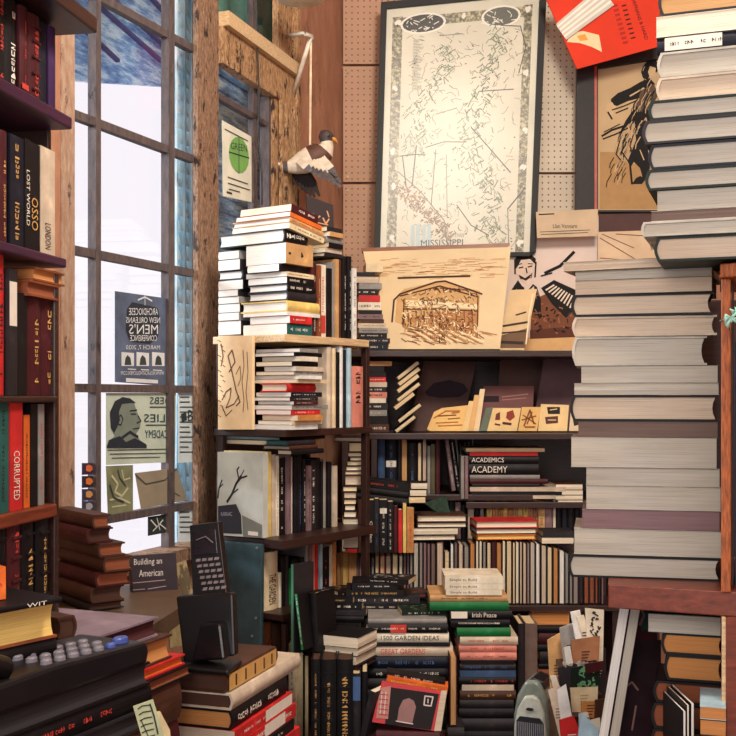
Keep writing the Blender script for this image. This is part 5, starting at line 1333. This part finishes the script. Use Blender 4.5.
# ================================================================= CARDS ON THE SECOND SHELF
def card(plane, pts, mat, label, marks=(), nm='card', th=.004, cat='card'):
    o = plane.slab(nm, pts, th, mat); tag(o, label, cat)
    if marks:
        q = MB()
        for kind, m, *a in marks:
            if kind == 'b': plane.blob(q, a[0], m, .0008)
            else: plane.strokes(q, a[0], m, .0014)
        q.build('picture', o)
    return o
dkc = paper('umber', (92, 66, 60), .2); dkm = paper('plum', (100, 74, 78), .15)
c_ = lambda x, y, yaw, lean, d: Pl(x, y, d, yaw=yaw, lean=lean)
card(c_(440, 431, 0, 12, 4.18), [(408, 431), (424, 361), (476, 362), (462, 431)], dkc, 'dark brown print with an oval view leaning at the left of the card shelf', (('b', ink_mat((44, 28, 40)), [(425, 392), (434, 383), (450, 380), (464, 384), (468, 391), (460, 397), (440, 398), (428, 396)]),), 'dark_print', .006, 'print')
card(c_(530, 431, 0, 9, 4.24), [(496, 431), (500, 358), (545, 357), (538, 431)], dkc, 'dark brown print leaning in the middle of the card shelf', (), 'dark_print', .006, 'print')
card(c_(560, 431, -4, 9, 4.16), [(532, 431), (544, 359), (585, 358), (585, 431)], dkm, 'large plum-grey print leaning at the right of the card shelf', (), 'dark_print', .006, 'print')
card(c_(510, 400, 0, 10, 4.12), [(480, 411), (484, 386), (534, 386), (532, 431), (480, 431)], paper('rosewood', (120, 78, 76)), 'rose-brown title card behind the bright postcards', (('b', ink_mat((44, 28, 34)), [(482, 396), (499, 396), (499, 402), (481, 402)]), ('s', ink_mat((180, 130, 120)), [(1, (502, 397), (528, 394)), (.8, (502, 400), (526, 398))])))
yel = paper('honey', (240, 196, 124), .12)
card(c_(440, 431, -2, 16, 4.02), [(427, 429), (434, 412), (442, 408), (470, 405), (464, 431), (430, 431)], yel, 'honey-coloured card with an arched village scene on the card shelf', (('s', ink_mat((180, 116, 60)), [(1.4, (434, 418), (446, 411), (460, 411)), (1.2, (436, 423), (458, 422)), (1.2, (438, 426), (462, 425)), (2, (452, 413), (459, 412))]), ('s', ink_mat((120, 74, 44)), [(1.2, (438, 416), (456, 415)), (1, (448, 419), (460, 418))])))
for i, (x, c) in enumerate(((463, (238, 204, 146)), (468.5, (224, 180, 120)), (474, (236, 212, 170)))):
    card(c_(x, 431, -8, 12, 4.0 + .01 * i), [(x - 1, 431), (x + 6, 401 - i * 6), (x + 11, 401 - i * 6), (x + 5, 431)], paper('strip%d' % i, c), ('first', 'second', 'third')[i] + ' of the narrow cream cards fanned beside the village card', (), 'card', .003)
card(c_(484, 431, -3, 12, 4.05), [(479, 431), (486, 408), (494, 407), (491, 431)], paper('sage', (110, 120, 104)), 'small grey-green card among the bright postcards')
card(c_(508, 431, -2, 12, 4.02), [(487, 431), (493, 408), (521, 408), (517, 431)], paper('straw', (238, 204, 144)), 'bright straw-coloured postcard with two red figures', (('b', ink_mat((150, 60, 50)), [(507, 412), (513, 410), (515, 417), (510, 421), (506, 418)]), ('b', ink_mat((120, 56, 50)), [(496, 414), (500, 412), (500, 420), (495, 420)]), ('s', ink_mat((90, 44, 44)), [(2.5, (503, 423), (511, 424)), (1.6, (495, 424), (500, 425))])))
card(c_(528, 431, -2, 12, 4.02), [(518, 431), (522, 407), (541, 407), (537, 431)], paper('corn', (234, 190, 120)), 'corn-coloured postcard with a brown ship sketch', (('s', ink_mat((140, 84, 44)), [(1.6, (524, 426), (530, 410), (534, 424)), (1.4, (522, 420), (536, 416)), (1.4, (527, 424), (532, 412)), (1.2, (523, 415), (536, 424)), (1.6, (525, 427), (535, 427))]),))
card(c_(555, 431, -2, 12, 4.02), [(538, 431), (541, 404), (569, 405), (567, 431)], paper('eggshell', (240, 208, 150)), 'pale postcard with a black masthead at the right of the card shelf', (('b', ink_mat((44, 34, 36)), [(547, 407), (560, 407), (560, 414), (548, 414)]), ('b', ink_mat((96, 58, 50)), [(545, 417), (558, 416), (558, 423), (546, 424)]), ('s', ink_mat((236, 200, 150)), [(1, (550, 410), (557, 409)), (1, (548, 420), (556, 420))])))
card(c_(576, 431, -2, 12, 4.02), [(569, 431), (571, 408), (583, 408), (583, 431)], paper('eggshell2', (226, 206, 170)), 'small pale card with a dark portrait beside the right tower', (('b', ink_mat((50, 40, 40)), [(573, 420), (576, 412), (580, 414), (581, 424), (574, 426)]),))
# dark leaning print at the far left of the wall, near the bird
pk2 = Pl(322, 218, 3.52, yaw=14, lean=8); o = pk2.slab('small_dark_picture', [(306, 195), (333, 205), (334, 231), (309, 229)], .012, paper('sootcard', (46, 34, 36))); q = MB(); pk2.strokes(q, [(1.5, (313, 214), (316, 219), (320, 216)), (1.5, (323, 218), (326, 224), (329, 219)), (1, (315, 222), (328, 225)), (1.2, (327, 211), (329, 217))], ink_mat((206, 150, 110))); q.build('picture', o); tag(o, 'small dark picture propped on the book stacks below the hanging bird', 'picture')
# ================================================================= HANGING BIRD AND ITS BRACKET
YB = 3.86
def B(px, py, dy=0.0): return P(px, py, YB + dy)
wp = W2.at(293, HY); wpY = wp.y
def Q(px, py, Y): return P(px, py, Y)
wire = plain('white_bracket', (216, 206, 190), .4)
q = MB(); q.tube([Q(292, 98, W2.at(292, HY).y - .03), Q(311, 36, YB - .02)], [.008, .008], wire, 8); q.tube([Q(287, 36, W2.at(287, HY).y - .03), Q(304, 33.5, YB - .1), Q(311, 36, YB - .02), Q(312, 41, YB)], [.009, .008, .008, .007], wire, 8)
q.tube([Q(291, 96, W2.at(292, HY).y - .03), Q(293, 100, W2.at(292, HY).y + .02)], [.012, .012], wire, 8)
tag(q.build('wall_bracket', smooth=True), 'white metal arm bracket on the window frame holding the hanging bird', 'bracket')
q = MB(); q.tube([B(311, 40), B(310, 150)], .0042, plain('string', (232, 210, 176), .8), 6); q.tube([B(309, 150), B(308.5, 148), B(310, 146.5), B(311.5, 148)], .0028, plain('string', (190, 160, 130), .8), 6)
tag(q.build('string'), 'thin string by which the carved bird hangs', 'string')
br = empty('hanging_bird', B(312, 165)); tag(br, 'carved grey and white duck hanging by a string with spread wings', 'bird'); bpy.context.view_layer.update()
bw = plain('feather_white', (222, 206, 186), .6, var=.15, scale=40); bgk = plain('feather_grey', (92, 84, 84), .6, var=.4, scale=60); bbr = plain('feather_chestnut', (92, 58, 46), .6, var=.3, scale=50); bhd = plain('feather_head', (70, 58, 58), .6, var=.3, scale=50); bbk = plain('feather_black', (40, 36, 42), .6, var=.4, scale=50)
prof = [(278, 167.5, .004, bw), (283, 167, .017, bw), (288, 167, .021, bgk), (294, 166, .030, bw), (302, 163, .040, bw), (311, 159, .046, bw), (319, 155, .046, bbr), (325, 151, .036, bbr), (327, 146, .024, bw), (326.5, 142, .021, bw), (326, 138, .027, bhd), (327.5, 134, .027, bhd), (328.5, 131.5, .015, bhd), (329, 130.5, .004, bhd)]
q = MB(); seg = 16; rings = []
pts = [B(x, y) for x, y, _, _ in prof]
for i, (x, y, r, m_) in enumerate(prof):
    t = (pts[min(i + 1, len(pts) - 1)] - pts[max(i - 1, 0)]).normalized(); u = Vector((0, 1, 0)); w_ = t.cross(u).normalized(); rings.append(len(q.v))
    for j in range(seg): a = 6.2832 * j / seg; q.v.append(tuple(pts[i] + u * math.cos(a) * r * .95 + w_ * math.sin(a) * r))
for i in range(len(prof) - 1):
    k = q.slot(prof[i + 1][3])
    for j in range(seg): j2 = (j + 1) % seg; q.f.append((rings[i] + j, rings[i] + j2, rings[i + 1] + j2, rings[i + 1] + j)); q.m.append(k)
kid(q.build('body', smooth=True), br)
q = MB(); q.tube([B(331, 138), B(335, 140), B(337.5, 143)], [.016, .012, .003], plain('beak', (214, 150, 70), .4), 10, flat=.6); kid(q.build('beak', smooth=True), br)
for dy in (-.026, .026):
    q = MB(); c = B(329, 136, dy); q.tube([c + Vector((-.004, -.001, 0)), c, c + Vector((.004, .001, 0))], [.001, .005, .001], plain('eye', (14, 12, 12), .1), 8); kid(q.build('eye', smooth=True), br)
def wing(root, tips, base_m, tip_m, dy0, dy1, wd):
    q = MB()
    r0, r1 = root
    n = len(tips)
    for i, (tx, ty) in enumerate(tips):
        t = i / (n - 1); a = B(r0[0] + (r1[0] - r0[0]) * t, r0[1] + (r1[1] - r0[1]) * t, dy0); e = B(tx, ty, dy1 + .002 * (i % 3)); d = (e - a).normalized(); s = Vector((-d.z, 0, d.x)).normalized() * wd
        mid = a.lerp(e, .6); th = Vector((0, .003, 0))
        q.prism([a - s * .8, mid - s, mid + s, a + s * .8], th, base_m); q.prism([mid - s, e - s * .45, e + s * .2, mid + s], th, tip_m)
    return kid(q.build('wing'), br)
wing(((298, 160), (322, 157)), [(312, 171), (317, 174), (321, 177), (326, 179), (331, 181), (336, 184), (341, 187), (341, 182), (337, 176)], bw, bgk, -.035, -.10, .013)
wing(((293, 170), (308, 172)), [(297, 181), (299, 186), (303, 190), (307, 193), (311, 196), (315, 197), (320, 196), (318, 190)], bbk, bgk, .03, .07, .011)
q = MB()
for i in range(5): a = B(286, 166 + i * .6); e = B(278, 163.5 + i * 2, (i - 2) * .01); q.prism([a + Vector((0, 0, .006)), a - Vector((0, 0, .006)), e - Vector((0, 0, .004)), e + Vector((0, 0, .004))], (0, .003, 0), bw)
kid(q.build('tail'), br)
# hanging lamp rim and cord in the far window
lp = Pl(300, 0, 3.5); q = MB(); c = P(300, -4, 3.62)
q.tube([c + Vector((0, 0, -.012)), c + Vector((0, 0, 0)), c + Vector((0, 0, .02)), c + Vector((0, 0, .05))], [.075, .085, .07, .02], plain('enamel_white', (230, 220, 200), .3), 20); tag(q.build('lamp_shade', smooth=True), 'white enamel lamp shade just entering at the top above the far window', 'lamp')
q = MB(); yc = W2.at(256, HY).y
q.tube([P(256, -6, yc - .07), P(257, 40, yc - .06), P(259, 90, yc - .065), P(258, 140, yc - .06), P(262, 175, yc - .065), P(262, 205, yc - .06)], .003, plain('black_cable', (24, 22, 24), .5), 8)
tag(q.build('cable'), 'thin black cable hanging down in front of the far window', 'cable')
# ================================================================= LOOSE BOOKLETS BELOW THE RIGHT SHELF
bk_ = [  # px polygon, depth, colour, yaw, lean, label, marks
 ([(571, 612), (580, 610), (590, 660), (581, 664)], 2.62, 'white', 'tall white booklet at the back left of the loose booklets'),
 ([(548, 640), (562, 632), (570, 700), (552, 706)], 2.66, 'tan', 'tan booklet at the far left back of the rack'),
 ([(590, 650), (606, 648), (606, 700), (590, 702)], 2.52, 'charcoal', 'charcoal booklet at the right of the rack behind the leaflets'),
 ([(557, 690), (566, 684), (580, 760), (566, 764)], 2.20, 'white', 'white folded sheet leaning right of the heater'),
 ([(596, 700), (612, 698), (612, 760), (594, 760)], 2.16, 'brown', 'brown booklet at the right foot of the rack'),
 ([(586, 664), (604, 661), (603, 670), (587, 674)], 2.27, 'maroon', 'small maroon strip above the dark green leaflet'),
 ([(560, 628), (576, 622), (582, 672), (566, 676)], 2.64, 'grey', 'grey booklet behind the tall white one'),
 ([(584, 722), (600, 718), (604, 760), (588, 762)], 2.12, 'ivory', 'ivory sheet behind the pale blue-green hardcover'),
 ([(577, 617), (584, 615), (596, 655), (589, 660)], 2.56, 'ivory', 'ivory booklet behind the patterned black and white one'),
 ([(585, 608), (604, 610), (603, 662), (588, 660)], 2.50, 'ivory', 'black and white patterned booklet at the top of the loose booklets'),
 ([(571, 640), (600, 636), (598, 672), (574, 676)], 2.46, 'sepia', 'brown booklet in the middle of the loose booklets'),
 ([(564, 648), (570, 646), (578, 690), (570, 694)], 2.40, 'white', 'thin white booklet left of the brown one'),
 ([(558, 668), (572, 664), (596, 660), (600, 664), (576, 672), (572, 700), (562, 700)], 2.34, 'charcoal', 'dark booklet with white letters under the brown strip'),
 ([(572, 668), (600, 662), (600, 690), (572, 692)], 2.30, 'forest', 'dark green leaflet with pale green flecks among the loose booklets'),
 ([(570, 688), (598, 687), (597, 712), (572, 712)], 2.26, 'cream', 'pale yellow leaflet under the dark green one'),
 ([(582, 702), (600, 701), (600, 718), (582, 718)], 2.22, 'amber', 'orange-brown leaflet low among the loose booklets'),
 ([(550, 676), (556, 675), (570, 720), (564, 726)], 2.30, 'ivory', 'thin ivory booklet fanned beside the heater'),
 ([(548, 690), (560, 686), (572, 736), (560, 740)], 2.24, 'bone', 'bone-coloured folded sheet beside the heater'),
 ([(560, 720), (574, 716), (590, 760), (564, 760)], 2.14, 'red', 'red leaflet at the bottom beside the heater'),
 ([(580, 714), (588, 712), (592, 730), (580, 734)], 2.18, 'white', 'small white tag with a black mark low among the leaflets'),
 ([(581, 712), (612, 744), (600, 770), (578, 740)], 2.08, 'sky', 'pale blue-green hardcover leaning at the bottom right of the leaflets'),
]
rk = empty('booklet_rack', (.5, 2.5, 0)); tag(rk, 'dark tiered rack full of loose booklets beside the heater', 'rack')
for yb_, Yt in ((665, 2.60), (692, 2.42), (714, 2.28)):
    z_ = Zof(yb_, Yt); q = MB(); q.box(((560 - CX) / F * Yt - .5, Yt - 2.5 - .02, z_ - .01), ((600 - CX) / F * Yt - .5, Yt - 2.5 + .13, z_), dark_wood); q.build('tier', rk)
q = MB(); q.box(((562 - CX) / F * 2.72 - .5, .22, 0), ((602 - CX) / F * 2.72 - .5, .232, .86), dark_wood); q.build('back_panel', rk)
for i, (pts, Yk, c, lab) in enumerate(bk_):
    pk3 = Pl(pts[0][0], pts[0][1], Yk, yaw=R.uniform(-12, 22), lean=R.uniform(4, 10)); o = pk3.slab('booklet', pts, .005, cover_mat(c)); tag(o, lab, 'booklet', 'loose booklets beside the heater')
    q = MB(); x0 = min(p[0] for p in pts[:4]); x1 = max(p[0] for p in pts[:4]); y0 = min(p[1] for p in pts[:4]); y1 = max(p[1] for p in pts[:4]); 
    ikc = {'white': (70, 60, 60), 'ivory': (60, 46, 46), 'sepia': (60, 34, 30), 'charcoal': (226, 220, 210), 'forest': (110, 170, 120), 'cream': (176, 150, 90), 'amber': (80, 40, 24), 'bone': (120, 90, 80), 'red': (240, 210, 200), 'sky': (90, 120, 110), 'tan': (90, 60, 40), 'charcoal': (200, 190, 180), 'brown': (200, 170, 130), 'maroon': (210, 170, 150), 'grey': (60, 50, 50)}[c]
    if i in (9, 12, 13):
        for k in range(26):
            x = R.uniform(x0 + 4, x1 - 5); y = R.uniform(y0 + 4, y1 - 6); pk3.strokes(q, [(R.uniform(.9, 2.2), (x, y), (x + R.uniform(-2, 3), y + R.uniform(-1, 4)), (x + R.uniform(-1, 4), y + R.uniform(0, 3)))], ink_mat(ikc), .0012)
    elif i not in (11, 16, 0, 5): 
        cx = sum(p[0] for p in pts) / len(pts); cy = sum(p[1] for p in pts) / len(pts)
        pk3.strokes(q, [(1, (cx - 4, cy - 4 + k * 3), (cx + 4 - k, cy - 4.5 + k * 3)) for k in range(4)], ink_mat(ikc), .0012)
    if q.v: q.build('cover_print', o)
# ================================================================= the smallest books become one heap
bpy.context.view_layer.update()
dg = bpy.context.evaluated_depsgraph_get(); hits = {}
N = 300
for j in range(N):
    for i in range(N):
        d = Vector((((i + .5) / N * 736 - CX) / F, 1, (HY - (j + .5) / N * 736) / F)).normalized(); o0 = Vector((0, 0, CZ))
        for hop in range(3):
            ok, loc, nor, idx, ob, mt = SC.ray_cast(dg, o0, d)
            if not ok: break
            if ob.name.startswith('glass'): o0 = loc + d * .002; continue
            break
        if ok:
            while ob.parent is not None: ob = ob.parent
            hits[ob.name] = hits.get(ob.name, 0) + 1
books = [o for o in bpy.data.objects if o.parent is None and o.get('category') == 'book' and o.type == 'MESH']
books.sort(key=lambda o: -hits.get(o.name, 0))
print('BOOKS', len(books), 'seen', sum(1 for o in books if hits.get(o.name, 0)), 'cut', hits.get(books[min(299, len(books) - 1)].name, 0))
for o in bpy.data.objects:
    if o.parent is None and len(str(o.get('label', '')).replace('-', ' ').split()) > 16 and hits.get(o.name, 0) and o not in books[300:]: print('LONG', o.name, o['label'])
rest = books[300:]
if rest:
    mb = MB()
    for o in rest:
        for ob in [o] + list(o.children):
            M = ob.matrix_world; n = len(mb.v); mb.v += [tuple(M @ v.co) for v in ob.data.vertices]; sl = [mb.slot(m) for m in ob.data.materials]
            for p in ob.data.polygons: mb.f.append(tuple(n + v for v in p.vertices)); mb.m.append(sl[p.material_index])
        for ob in list(o.children): bpy.data.objects.remove(ob)
        bpy.data.objects.remove(o)
    tag(mb.build('small_books'), 'the many small and half-hidden books filling the gaps and bottoms of the piles', 'books', kind='stuff')
